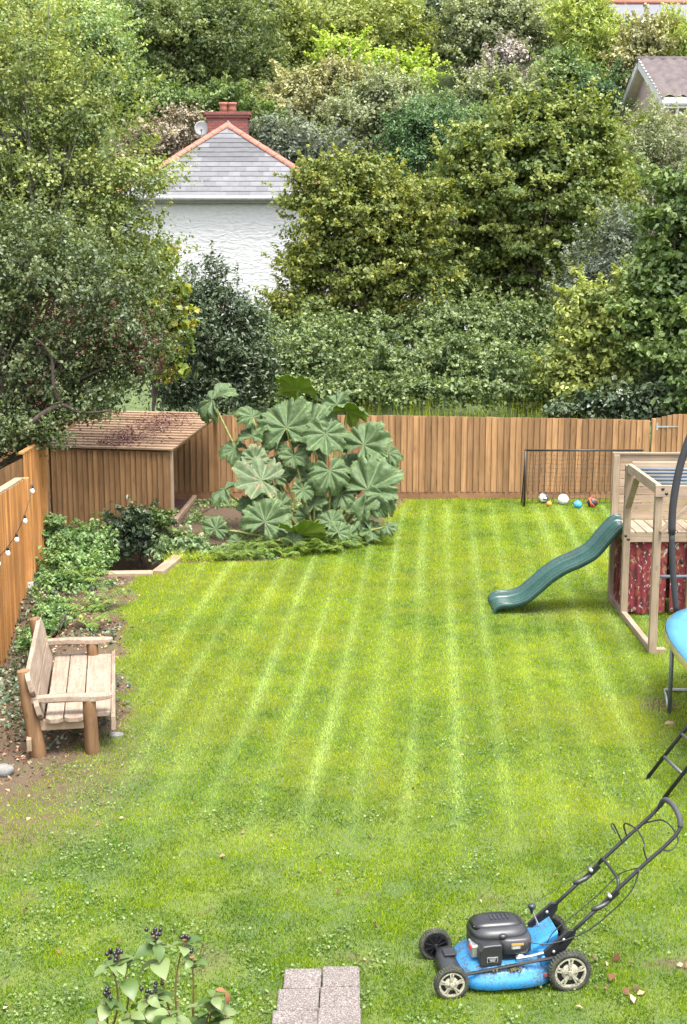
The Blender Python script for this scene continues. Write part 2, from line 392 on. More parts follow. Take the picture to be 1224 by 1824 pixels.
hg = MB(); hg.box((0.02, -0.03, 1.56), (0.035, 0.008, 0.16)); hg.loft([[(0.03, -0.035, 1.535), (0.03, -0.035, 1.575), (0.03, -0.028, 1.575), (0.03, -0.028, 1.535)], [(0.47, -0.035, 1.548), (0.47, -0.035, 1.562), (0.47, -0.028, 1.562), (0.47, -0.028, 1.548)]])
hg.build('hinge', M['steel'], gate)

# ------------------------------------------------------------------ golden fence down the left side
lf = thing('side_fence', 'golden slatted fence with sloping cap and string of bulbs beside the bench', 'fence', (-4.95, 20.5, 0))
slat = feather_board(0.14, 1.0, 0.008, 0.03).mesh('slat', M['fence_gold'])
y = -0.12; 
def sf_dir(y): return -4.76 + 0.0 * y
while y > -9.0:
    zb = float(H(-4.9, 20.5 + y)) - 0.05; zt = 1.70 + 0.012 * -y
    o = link('slat', slat, lf, (0.02, y, zb), (0, 0, R(90) + R(6))); o.scale = (1, 1, zt - zb); y -= 0.13
MB().box((0.05, 0.0, 0.84), (0.1, 0.1, 1.76)).build('post', M['fence_gold'], lf, bevel=0.006)
MB().box((0.05, 0.0, -0.02), (0.11, 0.11, 0.2)).build('post_foot', plain('pale_concrete', (0.5, 0.49, 0.46), 0.9, 0, 0.2, 10, 0.3), lf, bevel=0.01)
MB().beam((-0.03, -0.05, 1.715), (-0.03, -9.0, 1.83), 0.13, 0.03).build('cap_rail', M['sleeper'], lf)
MB().beam((-0.04, -0.05, 0.3), (-0.04, -9.0, 0.1), 0.05, 0.09).build('rail', M['rail'], lf)
lf2 = thing('fence_panel', 'taller golden board panel beyond the post of the side fence', 'fence', (-4.97, 20.62, 0))
y = 0.05
for i in range(9):
    o = link('board', slat, lf2, (0.02 + 0.0 * i, y, 0.1), (0, 0, R(90) + R(4))); o.scale = (1, 1, 1.96); y += 0.13
MB().box((0.05, y + 0.02, 1.0), (0.09, 0.09, 2.1)).build('post', M['fence_gold'], lf2, bevel=0.006)
MB().box((0.0, 0.6, 2.085), (0.09, 1.25, 0.035)).build('cap_rail', M['fence_gold'], lf2)

# string of bulbs hung along the side fence
M['bulb'] = plain('frosted_bulb', (0.82, 0.82, 0.78), 0.25, 0, 0.03)
sl = thing('string_lights', 'black cable with white festoon bulbs hung along the golden fence', 'string lights', (-4.79, 20.5, 0))
def hang(y): return float(np.interp(y, [-9, -6, -4.2, -3, -2, -1.3, -0.7, -0.3, 0], [1.6, 1.62, 1.1, 0.98, 0.96, 1.04, 1.2, 1.42, 1.66]))
MB().tube(smooth_path([(0, -0.3 * i, hang(-0.3 * i)) for i in range(30)], 3), 0.006, 5).build('cable', M['black'], sl)
bmesh_b = MB().lathe([(0.004, -0.115), (0.026, -0.105), (0.036, -0.08), (0.033, -0.055), (0.018, -0.03), (0.016, -0.02)], seg=14).mesh('bulb', M['bulb'], True)
bmesh_s = MB().lathe([(0.02, -0.03), (0.021, 0.0), (0.014, 0.02), (0.005, 0.03)], seg=12).mesh('socket', M['black'], True)
for i in range(16):
    y0 = -0.06 - i * 0.55; z = hang(y0) - 0.02
    bo = link('bulb', bmesh_b, sl, (0.0, y0, z)); link('socket', bmesh_s, bo)

# ------------------------------------------------------------------ timber log store in the corner
SA = Vector((-3.25, 25.0, 0)); ex = Vector((-0.980, 0.2, 0)); ey = Vector((0.2, 0.980, 0))
rot_s = math.atan2(ex.y, ex.x)
st_ = thing('log_store', 'lean-to timber store with boarded front and slatted pale roof in the fence corner', 'shed', SA)
WALL_W, EAVE, BACK, DEP = 2.45, 1.52, 1.86, 3.1
bm2 = feather_board(0.125, 1.0, 0.006, 0.045).mesh('board', M['shed'])
nb = 22
for i in range(nb):
    u = 0.06 + i * (WALL_W - 0.1) / nb
    p = ex * u
    o = link('board', bm2, st_, (p.x, p.y, -0.15), (random.uniform(-.004, .004), 0, rot_s + math.pi + R(3))); o.scale = (1, 1, EAVE + 0.12 + random.uniform(-0.008, 0.008))
def W(u, d, z): return ex * u + ey * d + Vector((0, 0, z))
MB().beam(W(0.0, 0.03, -0.2), W(0.0, 0.03, EAVE), 0.09, 0.06, up=ey).build('corner_post', M['frame'], st_, bevel=0.004)
MB().beam(W(0.02, 0.08, EAVE - 0.06), W(WALL_W, 0.08, EAVE - 0.06), 0.05, 0.09).build('rail', M['shed'], st_)
MB().beam(W(0.03, DEP - 0.05, 0), W(0.03, DEP - 0.05, BACK - 0.05), 0.08, 0.08, up=ey).build('corner_post', M['shed'], st_)
MB().beam(W(0.02, 0.0, EAVE - 0.04), W(0.02, DEP, BACK - 0.04), 0.04, 0.08).build('rafter', M['shed'], st_)
MB().beam(W(1.2, 0.0, EAVE - 0.04), W(1.2, DEP, BACK - 0.04), 0.04, 0.08).build('rafter', M['shed'], st_)
for i in range(20):       # left end and back of the store, close boarded
    o = link('board', bm2, st_, tuple(W(WALL_W - 0.02, 0.1 + i * 0.15, -0.1)), (0, 0, rot_s + R(90))); o.scale = (1.3, 1, EAVE + 0.1 + 0.02 * i * 0.8)
roofmb = MB(); roofmb.loft([[Vector(p) for p in ((-0.5, 0, 0), (0.5, 0, 0), (0.5, 0, 0.034), (-0.5, 0, 0.034))], [Vector(p) for p in ((-0.5, 0.25, 0.012), (0.5, 0.25, 0.012), (0.5, 0.25, 0.02), (-0.5, 0.25, 0.02))]])
slatme = roofmb.mesh('roof_slat', M['roofslat'])
slope = math.atan2(BACK - EAVE, DEP); NR = 15
for i in range(NR):
    d = -0.09 + i * (DEP + 0.1) / NR; z = EAVE + 0.012 + (BACK - EAVE) * d / DEP
    cut = 0.95 + 0.22 * random.random() + i * 0.012
    for (u0, u1) in ((-0.07, cut), (cut + 0.012, WALL_W + 0.12 + random.uniform(-0.05, 0.05))):
        c = W((u0 + u1) / 2, d, z + (0.006 if u0 < 0 else 0))
        o = link('roof_slat', slatme, st_, tuple(c), Euler((slope - 0.07 + random.uniform(-.01, .01), random.uniform(-.006, .006), rot_s + math.pi + random.uniform(-.008, .008)), 'XYZ'))
        o.scale = (u1 - u0, 1, 1)
# bark-floored bay edging and sleepers round the stream
M['bark'] = plain('bark_chips', (0.075, 0.032, 0.028), 0.95, 0, 0.6, 45, 0.9)
bb = MB(); bb.add([tuple(SA + W(0.0, 0.1, 0.02)), tuple(SA + W(WALL_W, 0.1, 0.02)), tuple(SA + W(WALL_W, DEP, 0.02)), tuple(SA + W(-0.12, DEP, 0.02)), ], [(0, 1, 2, 3)])
tag(bb.build('bark_floor', M['bark']), kind='structure')
def sleeper(label, a, b_, w=0.14, h=0.2, z=0.0):
    a = Vector(a); b_ = Vector(b_); L = (b_ - a).length; ang = math.atan2(b_.y - a.y, b_.x - a.x)
    mb = MB().box((L / 2, 0, h / 2), (L, w, h)); o = mb.build('timber_edging', M['sleeper'], None, bevel=0.012)
    o.location = (a.x, a.y, z); o.rotation_euler = (0, 0, ang); tag(o, label, 'timber edging'); return o
sleeper('narrow pale timber edging along the open side of the log store', (-3.27, 24.95, 0), (-3.17, 28.3, 0), 0.09, 0.14, -0.04)
sleeper('pale sleeper across the near end of the stream pit', (-3.86, 21.22, 0), (-3.08, 21.27, 0), 0.22, 0.3, -0.24)
sleeper('pale sleeper slanting along the lawn side of the stream pit', (-3.0, 21.25, 0), (-2.78, 22.7, 0), 0.2, 0.3, -0.22)
sleeper('short timber half hidden in low plants near the log store', (-2.72, 23.0, 0), (-2.55, 24.2, 0), 0.12, 0.16, -0.04)
M['rock'] = plain('wet_dark_stone', (0.07, 0.06, 0.05), 0.5, 0, 0.4, 9, 0.5)
M['stone'] = plain('pale_stone', (0.15, 0.145, 0.135), 0.85, 0, 0.3, 12, 0.5)
def rock(name, label, p, r, mat, seed, group=None):
    rg = random.Random(seed); mb = MB(); rings = []
    for i in range(1, 7):
        th = math.pi * i / 7
        rings.append([Vector((r[0] * math.sin(th) * math.cos(a) * (1 + rg.uniform(-.18, .18)), r[1] * math.sin(th) * math.sin(a) * (1 + rg.uniform(-.18, .18)), -r[2] * math.cos(th) + r[2] * 0.6)) for a in [2 * math.pi * k / 10 for k in range(10)]])
    mb.loft(rings); o = mb.build(name, mat, None, True); o.location = p; tag(o, label, 'stone', group); return o
for i, (x, y, s) in enumerate([(-3.55, 22.9, 0.3), (-3.2, 23.4, 0.24), (-3.75, 22.2, 0.2), (-3.3, 22.1, 0.16), (-3.9, 23.6, 0.33)]):
    rock('stone', 'dark wet boulder lying in the stream pit', (x, y, float(H(x, y)) - 0.02), (s, s * 0.7, s * 0.55), M['rock'], i, 'boulders in the stream pit')
m, nt, n, l, b = new_mat('stream_water'); b.inputs['Base Color'].default_value = (0.02, 0.02, 0.014, 1); b.inputs['Roughness'].default_value = 0.06
bump(n, l, noise(n, l, coords(n, l, vary=False), 9, 3), b, 0.2, 0.02)
wmb = MB(); wmb.add([(-3.98, 21.3, -0.84), (-2.9, 21.3, -0.84), (-2.5, 25.2, -0.84), (-6.0, 25.2, -0.84)], [(0, 1, 2, 3)]); tag(wmb.build('stream_water', m), kind='structure')

# ------------------------------------------------------------------ white cottage with hipped slate roof
M['wwall'], nt, n, l, b = new_mat('white_painted_rubble'); v = coords(n, l, (0.75, 1, 1.9), vary=False)
vo = n.new('ShaderNodeTexVoronoi'); vo.feature = 'SMOOTH_F1'; vo.inputs['Scale'].default_value = 10.0
nzv = n.new('ShaderNodeTexNoise'); nzv.inputs['Scale'].default_value = 2.5; nzv.inputs['Detail'].default_value = 4; l.new(v, nzv.inputs['Vector'])
l.new(mixrgb(n, l, 0.35, v, nzv.outputs['Color']), vo.inputs['Vector'])
f = noise(n, l, v, 7, 5, 0.6); r_ = ramp(n, [(0.3, (0.40, 0.40, 0.405)), (0.7, (0.49, 0.49, 0.495))]); l.new(f, r_.inputs[0])
l.new(r_.outputs[0], b.inputs['Base Color']); b.inputs['Roughness'].default_value = 0.7
ma = n.new('ShaderNodeMath'); l.new(vo.outputs['Distance'], ma.inputs[0]); ma.inputs[1].default_value = -1.0; ma.operation = 'MULTIPLY'
bump(n, l, ma.outputs[0], b, 0.65, 0.045)
M['slate'] = plain('grey_slate', (0.105, 0.105, 0.111), 0.6, 0, 0.18, 2.2, 0.1)
m = M['slate']; nt = m.node_tree; n = nt.nodes; l = nt.links; b = n['Principled BSDF']
oi = n.new('ShaderNodeObjectInfo'); mr = n.new('ShaderNodeMapRange'); mr.inputs['To Min'].default_value = 0.8; mr.inputs['To Max'].default_value = 1.2; l.new(oi.outputs['Random'], mr.inputs['Value'])
hs = n.new('ShaderNodeHueSaturation'); l.new(b.inputs['Base Color'].links[0].from_socket, hs.inputs['Color']); l.new(mr.outputs[0], hs.inputs['Value']); l.new(hs.outputs[0], b.inputs['Base Color'])
M['slate_old'] = plain('darker_old_slate', (0.07, 0.07, 0.076), 0.65, 0, 0.2, 3, 0.1)
M['terra'] = plain('terracotta', (0.29, 0.105, 0.07), 0.75, 0, 0.2, 5, 0.2)
M['gutter'] = plain('pale_gutter', (0.27, 0.27, 0.265), 0.5)
m, nt, n, l, b = new_mat('red_brick'); v = coords(n, l, vary=False)
br = n.new('ShaderNodeTexBrick'); br.inputs['Color1'].default_value = (0.24, 0.06, 0.045, 1); br.inputs['Color2'].default_value = (0.17, 0.045, 0.038, 1); br.inputs['Mortar'].default_value = (0.08, 0.05, 0.045, 1)
br.inputs['Scale'].default_value = 1.0; br.inputs['Brick Width'].default_value = 0.235; br.inputs['Row Height'].default_value = 0.10; br.inputs['Mortar Size'].default_value = 0.016
mp2 = n.new('ShaderNodeMapping'); mp2.inputs['Rotation'].default_value = (R(90), 0, 0); l.new(v, mp2.inputs['Vector']); l.new(mp2.outputs[0], br.inputs['Vector'])
l.new(br.outputs['Color'], b.inputs['Base Color']); b.inputs['Roughness'].default_value = 0.85; bump(n, l, br.outputs['Fac'], b, -0.5, 0.01); M['brick'] = m
HY = 47.0
e0 = Q(200, 352, HY); e1 = Q(606, 350, HY); EZ = e1.z; apex = Q(405, 222, HY + 4.0)
hx0, hx1 = e0.x, e1.x; hw = hx1 - hx0; HB = float(H((hx0 + hx1) / 2, HY)) - 0.4
cot = thing('cottage', 'white rubble-walled cottage with grey hipped slate roof and red chimney', 'house', ((hx0 + hx1) / 2, HY, HB))
cx = hw / 2; ez = EZ - HB; az = apex.z - HB; ax = apex.x - (hx0 + hx1) / 2
MB().box((0, 5.0, (ez - 0.05) / 2), (hw - 0.5, 9.4, ez - 0.05)).build('wall', M['wwall'], cot)
rf = MB()
A_ = Vector((-cx, 0, ez)); B_ = Vector((cx, 0, ez)); C_ = Vector((ax, 4.0, az)); D_ = Vector((cx, 10.2, ez)); E_ = Vector((-cx, 10.2, ez)); F_ = Vector((ax, 8.0, az))
rf.add([A_, B_, C_, D_, E_, F_], [(0, 1, 2), (1, 3, 5, 2), (3, 4, 5), (4, 0, 2, 5), (0, 4, 3, 1)])
roof = rf.build('roof', M['slate_old'], cot)
# individual slates on the hip end
dn = (C_ - Vector((ax, 0, ez))); SL = dn.length; dn.normalize(); nrm = Vector((1, 0, 0)).cross(dn)
rows = 15; rh = SL / rows
for r_i in range(rows):
    d0, d1 = r_i * rh, (r_i + 1) * rh
    def xr(d):
        t = min(1, d / SL); return (-cx + (ax + cx) * t + 0.02, cx + (ax - cx) * t - 0.02)
    sw = 0.40; off = (r_i % 2) * 0.2
    a0, a1 = xr(d0); b0, b1 = xr(d1); k = math.floor((a0 - off) / sw)
    while off + k * sw < a1:
        u0, u1 = max(off + k * sw, a0), min(off + (k + 1) * sw - 0.008, a1); k += 1
        if u1 - u0 < 0.05: continue
        t0, t1 = max(u0, b0), min(u1, b1)
        if t1 - t0 < 0.01: t0 = t1 = max(min((u0 + u1) / 2, b1), b0); t0 -= 0.004; t1 += 0.004
        lift = random.uniform(0.0, 0.006)
        def pt(x, d, h): return Vector((x, 0, ez)) + dn * d + nrm * h
        mb = MB(); bot = [pt(u0, d0 - 0.015, 0.004 + lift), pt(u1, d0 - 0.015, 0.004 + lift), pt(t1, d1, 0.002), pt(t0, d1, 0.002)]
        top = [pt(u0, d0 - 0.015, 0.022 + lift), pt(u1, d0 - 0.015, 0.022 + lift), pt(t1, d1, 0.006), pt(t0, d1, 0.006)]
        mb.loft([bot, top])
        old = r_i in (7, 8, 9, 10, 11) and random.random() < 0.9 and not (r_i < 9 and (u0 > 0.9 or u0 < -1.4))
        mb.build('slate', M['slate_old'] if old else M['slate'], roof)
# terracotta hip tiles
for s in (0, 1):
    a = A_ if s == 0 else B_
    d = C_ - a; L = d.length; d.normalize(); nt_ = 13
    for i in range(nt_):
        p0 = a + d * (L * i / nt_); p1 = a + d * (L * (i + 1) / nt_ - 0.01)
        side = d.cross(Vector((0, 0, 1))).normalized(); up = side.cross(d)
        ring = lambda p, k: [p + side * (0.17 * k * math.cos(t)) + up * (0.11 * k * math.sin(t) - 0.02) for t in [math.pi * j / 6 for j in range(7)]]
        mb = MB(); mb.loft([ring(p0, 1.0), ring(p1, 0.93)]); mb.build('hip_tile', M['terra'], roof)
gm_ = MB(); gm_.tube([A_ + Vector((-0.05, -0.08, -0.06)), B_ + Vector((0.05, -0.08, -0.06))], 0.08, 8); gm_.build('gutter', M['gutter'], cot, True)
MB().box((0, 0.1, ez - 0.13), (hw - 0.1, 0.12, 0.14)).build('fascia', M['gutter'], cot)
chx, chy = Q(407, 230, HY + 4.6).x - (hx0 + hx1) / 2, 4.6
cw = 75 / ppm(HY + 4.6); zb_ = Q(405, 245, HY + 4.6).z - HB; zt_ = Q(405, 203, HY + 4.6).z - HB
ch = MB(); ch.box((chx, chy, (zb_ + zt_) / 2 - 0.3), (cw * 0.92, 0.7, zt_ - zb_ + 0.6)); ch.build('chimney', M['brick'], cot)
ch = MB(); ch.box((chx, chy, zt_ - 0.13), (cw, 0.8, 0.09)); ch.box((chx, chy, zt_ - 0.02), (cw * 1.05, 0.86, 0.12)); ch.build('chimney_cap', M['brick'], cot, bevel=0.01)
for dx in (-0.14, 0.17):
    MB().lathe([(0.17, zt_ + 0.03), (0.15, zt_ + 0.2), (0.15, zt_ + 0.3), (0.18, zt_ + 0.33), (0.18, zt_ + 0.4), (0.13, zt_ + 0.4), (0.12, zt_ + 0.2)], (chx + dx - 0.02, chy, 0), seg=16).build('chimney_pot', M['terra'], cot, True)
MB().lathe([(0.0, 0), (0.22, 0.02), (0.4, 0.1)], (0, 0, 0), seg=8, cap=False)
fl = MB(); fl.loft([[Vector((ax - 0.32, 4.12, az - 0.22)), Vector((ax, 3.95, az + 0.12)), Vector((ax + 0.32, 4.12, az - 0.22))], [Vector((ax - 0.3, 4.3, az - 0.1)), Vector((ax, 4.3, az + 0.2)), Vector((ax + 0.3, 4.3, az - 0.1))]]); fl.build('flashing', plain('lead_flashing', (0.2, 0.2, 0.2), 0.6), cot)
dish = thing('satellite_dish', 'round grey satellite dish on a bracket beside the red chimney', 'satellite dish', tuple(Q(359, 228, HY + 4.4)))
dm = MB(); dm.lathe([(0.01, 0.0), (0.12, 0.008), (0.2, 0.025), (0.255, 0.05), (0.262, 0.045), (0.2, 0.012), (0.1, -0.01), (0.01, -0.014)], axis='y', seg=24, rot=Euler((R(-14), 0, R(190))).to_matrix(), cap=False); dm.build('reflector', plain('dish_grey', (0.5, 0.5, 0.5), 0.5), dish, True)
dm = MB(); dm.tube([(0.0, 0.02, -0.2), (0.02, -0.24, -0.12)], 0.012, 6); dm.box((0.02, -0.26, -0.1), (0.05, 0.1, 0.05)); dm.build('feed_arm', M['black'], dish)
dm = MB(); dm.tube([(0.0, 0.04, 0.0), (0.0, 0.12, -0.04), (0.12, 0.2, -0.3), (0.5, 0.25, -0.35)], 0.02, 6); dm.build('bracket', M['steel'], dish)
# low white annex to the right of the cottage, glimpsed through the hazel
an = thing('annex', 'low white wing of the cottage glimpsed through the hazel leaves', 'house', tuple(Q(690, 520, 45.0)))
ab = float(H(an.location.x, 45.0)) - an.location.z - 0.4
MB().box((0, 2, (0.9 + ab) / 2), (5.4, 4, 0.9 - ab)).build('wall', M['wwall'], an)
MB().prism([(-2.9, -0.3, 0.85), (-2.9, 2, 1.5), (-2.9, 4.3, 0.85)], (0, 0, 0), (5.8, 0, 0)).build('roof', M['slate_old'], an)

# ------------------------------------------------------------------ pink house up on the right
PY = 48.0
nc = Q(1181, 180, PY); x_g = nc.x
pk = thing('pink_house', 'pink rendered house with white bargeboards and brown pantiled roof', 'house', (x_g, PY, float(H(x_g, PY + 4)) - 1.0))
o_ = pk.location
ap = Q(1135, 108, PY + 4.3); ape = ap.z - o_.z; eav = nc.z - o_.z; GW = 8.6; RL = 12.0
wall_p = plain('pink_render', (0.42, 0.315, 0.295), 0.9, 0, 0.08, 9, 0.35)
MB().prism([(0.35, 0.4, 0), (0.35, GW - 0.4, 0), (0.35, GW - 0.4, eav - 0.1), (0.35, GW / 2, ape - 0.25), (0.35, 0.4, eav - 0.1)], (0, 0, 0), (RL, 0, 0)).build('wall', wall_p, pk)
white = plain('white_upvc', (0.62, 0.62, 0.62), 0.4, 0, 0.03)
for (a, c_) in (((0, -0.05, eav - 0.12), (0, GW / 2, ape - 0.08)), ((0, GW + 0.05, eav - 0.12), (0, GW / 2, ape - 0.08))):
    MB().beam(a, c_, 0.05, 0.3).build('bargeboard', white, pk)
MB().prism([(0.02, 0.1, eav - 0.22), (0.02, GW / 2, ape - 0.3), (0.02, GW - 0.1, eav - 0.22), (0.02, GW - 0.1, eav - 0.16), (0.02, GW / 2, ape - 0.22), (0.02, 0.1, eav - 0.16)], (0, 0, 0), (0.4, 0, 0)).build('soffit', plain('cream_soffit', (0.62, 0.55, 0.48), 0.7), pk)
MB().tube([(-0.05, -0.12, eav - 0.08), (RL, -0.12, eav - 0.08)], 0.085, 8).build('gutter', white, pk, True)
MB().beam((0.0, -0.06, eav - 0.06), (RL, -0.06, eav - 0.06), 0.04, 0.36).build('fascia', white, pk)
MB().tube([(0.5, -0.12, eav - 0.1), (0.55, 0.3, eav - 0.6), (0.55, 0.32, 0.2)], 0.05, 8).build('downpipe', white, pk, True)
M['pant'] = plain('brown_pantile', (0.095, 0.075, 0.075), 0.8, 0, 0.3, 3, 0.2)
for s in (0, 1):
    rows = 13; y0, y1 = (-0.1, GW / 2) if s == 0 else (GW + 0.1, GW / 2); nxp = 200; V = []; F = []
    for r_i in range(rows):
        for e in (0, 1):
            t = (r_i + e) / rows; yy = y0 + (y1 - y0) * t; zz = eav - 0.02 + (ape - eav) * t + (0.13 if e == 0 else 0.0)
            for k in range(nxp + 1):
                xx = -0.04 + (RL + 0.04) * k / nxp; V.append((xx, yy, zz + 0.085 * abs(math.sin(math.pi * xx / 0.42))))
    for q in range(rows * 2 - 1):
        for k in range(nxp): i = q * (nxp + 1) + k; F.append((i, i + 1, i + nxp + 2, i + nxp + 1))
    po = link('pantile_slope', raw_mesh('pantile_slope', np.array(V), np.array(F), M['pant']), pk); po['kind'] = 'stuff'
MB().tube([(-0.05, GW / 2, ape + 0.02), (RL, GW / 2, ape + 0.02)], 0.13, 8).build('ridge', M['pant'], pk, True)
# upper house behind the bamboo
UY = 66.0; u0 = Q(1088, -6, UY)
up_ = thing('upper_house', 'slate-roofed house with red ridge tiles half hidden behind bamboo', 'house', (u0.x, UY, u0.z - 7.5))
MB().box((6.6, 3.4, 1.5), (12, 6.2, 5.0)).build('wall', plain('pale_render', (0.62, 0.66, 0.66), 0.85, 0, 0.06), up_)
hz_ = Q(1150, 6, UY + 3.4).z - up_.location.z; ez_ = Q(1150, 32, UY).z - up_.location.z
ez_ = hz_ - 2.6
MB().prism([(0, -0.2, ez_), (0, 3.4, hz_), (0, 7.0, ez_)], (0, 0, 0), (13.2, 0, 0)).build('roof', plain('blue_grey_slate', (0.105, 0.108, 0.125), 0.6, 0, 0.12, 2, 0.2), up_)
MB().tube([(-0.05, 3.4, hz_ + 0.03), (13.2, 3.4, hz_ + 0.03)], 0.13, 8).build('ridge_tiles', M['terra'], up_, True)
MB().beam((-0.04, -0.3, ez_ - 0.05), (-0.04, 3.4, hz_), 0.06, 0.3).build('bargeboard', white, up_)
for dx in (2.2, 3.4):
    MB().box((dx, 1.5, ez_ + 1.35), (0.8, 0.9, 0.08), Euler((R(36), 0, 0)).to_matrix()).build('roof_light', white, up_)
# ------------------------------------------------------------------ rustic bench
b0 = P(65, 1348); BL = 2.12
bench = thing('garden_bench', 'rustic timber bench with log legs and pale weathered boards beside the lawn', 'bench', tuple(b0), R(9.5))
# local axes: +x towards the lawn (front), +y along the bench
def log(mb, a, b_, r0, r1, seg=14, rgs=3):
    a = Vector(a); b_ = Vector(b_); rg = random.Random(rgs); n_ = 7
    mb.tube([a + (b_ - a) * (i / (n_ - 1)) + Vector((rg.uniform(-.004, .004), rg.uniform(-.004, .004), 0)) for i in range(n_)], [(r0 + (r1 - r0) * i / (n_ - 1)) * (1 + rg.uniform(-.03, .03)) for i in range(n_)], seg)
    return mb
for yy, s in ((0.0, 1), (BL, 2)):
    log(MB(), (0.03, yy, -0.05), (-0.10, yy + (0.03 if s == 1 else -.03), 0.92), 0.088, 0.066, rgs=s).build('back_post', M['benchlog'], bench, True, 0.008)
    log(MB(), (0.575, yy, -0.05), (0.55, yy, 0.585), 0.078, 0.068, rgs=s + 5).build('leg', M['benchlog'], bench, True, 0.008)
    arm = MB(); w = 0.065
    prof = [(-0.03, -w * 0.75), (0.3, -w), (0.6, -w * 1.05), (0.74, -w * 0.9), (0.79, -w * 0.35), (0.79, w * 0.35), (0.74, w * 0.9), (0.6, w * 1.05), (0.3, w), (-0.03, w * 0.75)]
    arm.loft([[Vector((x, yy + y_, 0.585 + 0.015 * math.sin(9 * x))) for x, y_ in prof], [Vector((x, yy + y_ * 0.95, 0.645 + 0.01 * math.sin(7 * x))) for x, y_ in prof]])
    arm.build('armrest', M['benchseat'], bench, bevel=0.01)
    MB().beam((0.0, yy + (0.02 if s == 1 else -.02), 0.335), (0.62, yy + (0.02 if s == 1 else -.02), 0.335), 0.06, 0.11).build('side_rail', M['sleeper'], bench, bevel=0.006)
def plank(w, L, t, cut=0.05):
    poly = [(-w / 2, cut), (-w / 2 + cut, 0), (w / 2 - cut, 0), (w / 2, cut), (w / 2, L - cut), (w / 2 - cut, L), (-w / 2 + cut, L), (-w / 2, L - cut)]
    return MB().loft([[Vector((x, y_, 0)) for x, y_ in poly], [Vector((x, y_, t)) for x, y_ in poly]])
for i, (cx_, w) in enumerate(((0.20, 0.175), (0.393, 0.19), (0.632, 0.265))):
    y0 = -0.12 if i < 2 else 0.0
    o = plank(w, BL + (0.24 if i < 2 else 0.0), 0.05, 0.045 if i < 2 else 0.02).build('seat_board', M['benchseat'], bench, bevel=0.006)
    o.location = (cx_, y0, 0.385 + 0.004 * i)
    if i == 2: o.location.x = 0.632
fb = MB().box((0.79, BL / 2, 0.36), (0.045, BL + 0.26, 0.15)); fb.build('front_board', M['benchseat'], bench, bevel=0.008)
for zc, off, w in ((0.79, 0.0, 0.25), (0.53, 0.065, 0.22)):
    o = plank(w, BL + 0.20, 0.05, 0.06).build('back_board', M['benchseat'], bench, bevel=0.006)
    o.location = (off, -0.10, zc); o.rotation_euler = (0, R(-104), 0)
MB().box((-0.06, BL / 2, 0.17), (0.05, BL + 0.25, 0.13)).build('rear_stretcher', M['sleeper'], bench, bevel=0.006)

# ------------------------------------------------------------------ climbing frame with platform and monkey bars
p1 = P(1156, 1165); p2 = P(1112, 1100); p3 = P(1091, 1072)
CX = (p1.x + p2.x + p3.x) / 3; Y1, Y2, Y3 = p1.y, p2.y, p3.y
cf = thing('climbing_frame', 'pale timber climbing frame with boarded platform and monkey bars', 'climbing frame', (CX, Y1, 0))
d2, d3 = Y2 - Y1, Y3 - Y1; TOP = 2.22; DK = 1.22; XR = 2.5
M['bolt'] = plain('black_bolt_cap', (0.02, 0.02, 0.02), 0.4)
def post(x, y, h, w=0.095): return MB().box((x, y, h / 2), (w, w, h)).build('post', M['frame'], cf, bevel=0.006)
post(0, 0, TOP - 0.13); post(0, d2, TOP - 0.02); post(0, d3, TOP); post(XR, 0, TOP - 0.13); post(XR, d2, TOP - 0.02); post(XR, d3, TOP)
post(0.92, d2, TOP - 0.4, 0.08)
MB().beam((0.0, -0.02, TOP - 0.06), (0.0, d2 - 0.05, TOP - 0.06), 0.06, 0.13).build('top_beam', M['framey'], cf, bevel=0.005)
MB().beam((XR, -0.02, TOP - 0.06), (XR, d2 - 0.05, TOP - 0.06), 0.06, 0.13).build('top_beam', M['framey'], cf, bevel=0.005)
MB().box((XR / 2, -0.055, TOP - 0.07), (XR + 0.12, 0.05, 0.15)).build('front_beam', M['frameh'], cf, bevel=0.005)
MB().box((XR / 2 + 0.05, d2 + 0.03, TOP - 0.03), (XR, 0.05, 0.10)).build('rear_beam', M['frameh'], cf, bevel=0.005)
for i in range(6):
    yy = 0.22 + i * (d2 - 0.3) / 5
    MB().tube([(0.03, yy, TOP - 0.07), (XR - 0.03, yy, TOP - 0.07)], 0.02, 10).build('monkey_bar', plain('blue_grey_tube', (0.16, 0.2, 0.25), 0.35, 0.5) if i == 0 else bpy.data.materials['blue_grey_tube'], cf, True)
MB().tube([(0.04, 0.0, 1.03), (XR, 0.0, 1.03)], 0.021, 10).build('rail_tube', bpy.data.materials['blue_grey_tube'], cf, True)
MB().beam((0.03, -0.06, 1.62), (0.50, -0.06, TOP - 0.12), 0.045, 0.09, up=(0, 1, 0)).build('brace', M['frameh'], cf, bevel=0.004)
MB().beam((0.0, d2 - 0.02, TOP - 0.62), (0.0, d2 - 0.55, TOP - 0.10), 0.045, 0.09, up=(1, 0, 0)).build('brace', M['framey'], cf, bevel=0.004)
MB().box((0.0, d2 / 2, 0.05), (0.075, d2 - 0.09, 0.10)).build('ground_beam', M['framey'], cf, bevel=0.006)
MB().box((0.0, (d2 + d3) / 2, 0.06), (0.075, d3 - d2 - 0.09, 0.12)).build('ground_beam', M['framey'], cf, bevel=0.006)
MB().box((0.11, 0.03, 0.035), (0.12, 0.12, 0.07)).build('ground_peg', M['framey'], cf)
nd = 17; dw = (XR + 0.02) / nd
for i in range(nd):
    MB().box((-0.02 + dw * (i + 0.5), (d2 + d3) / 2 - 0.01, DK + 0.016 + random.uniform(-.002, .002)), (dw - 0.012, d3 - d2 - 0.02, 0.028)).build('deck_board', M['framey'], cf, bevel=0.003)
MB().box((XR / 2, d2 + 0.02, DK - 0.06), (XR - 0.06, 0.045, 0.12)).build('deck_beam', M['frameh'], cf, bevel=0.004)
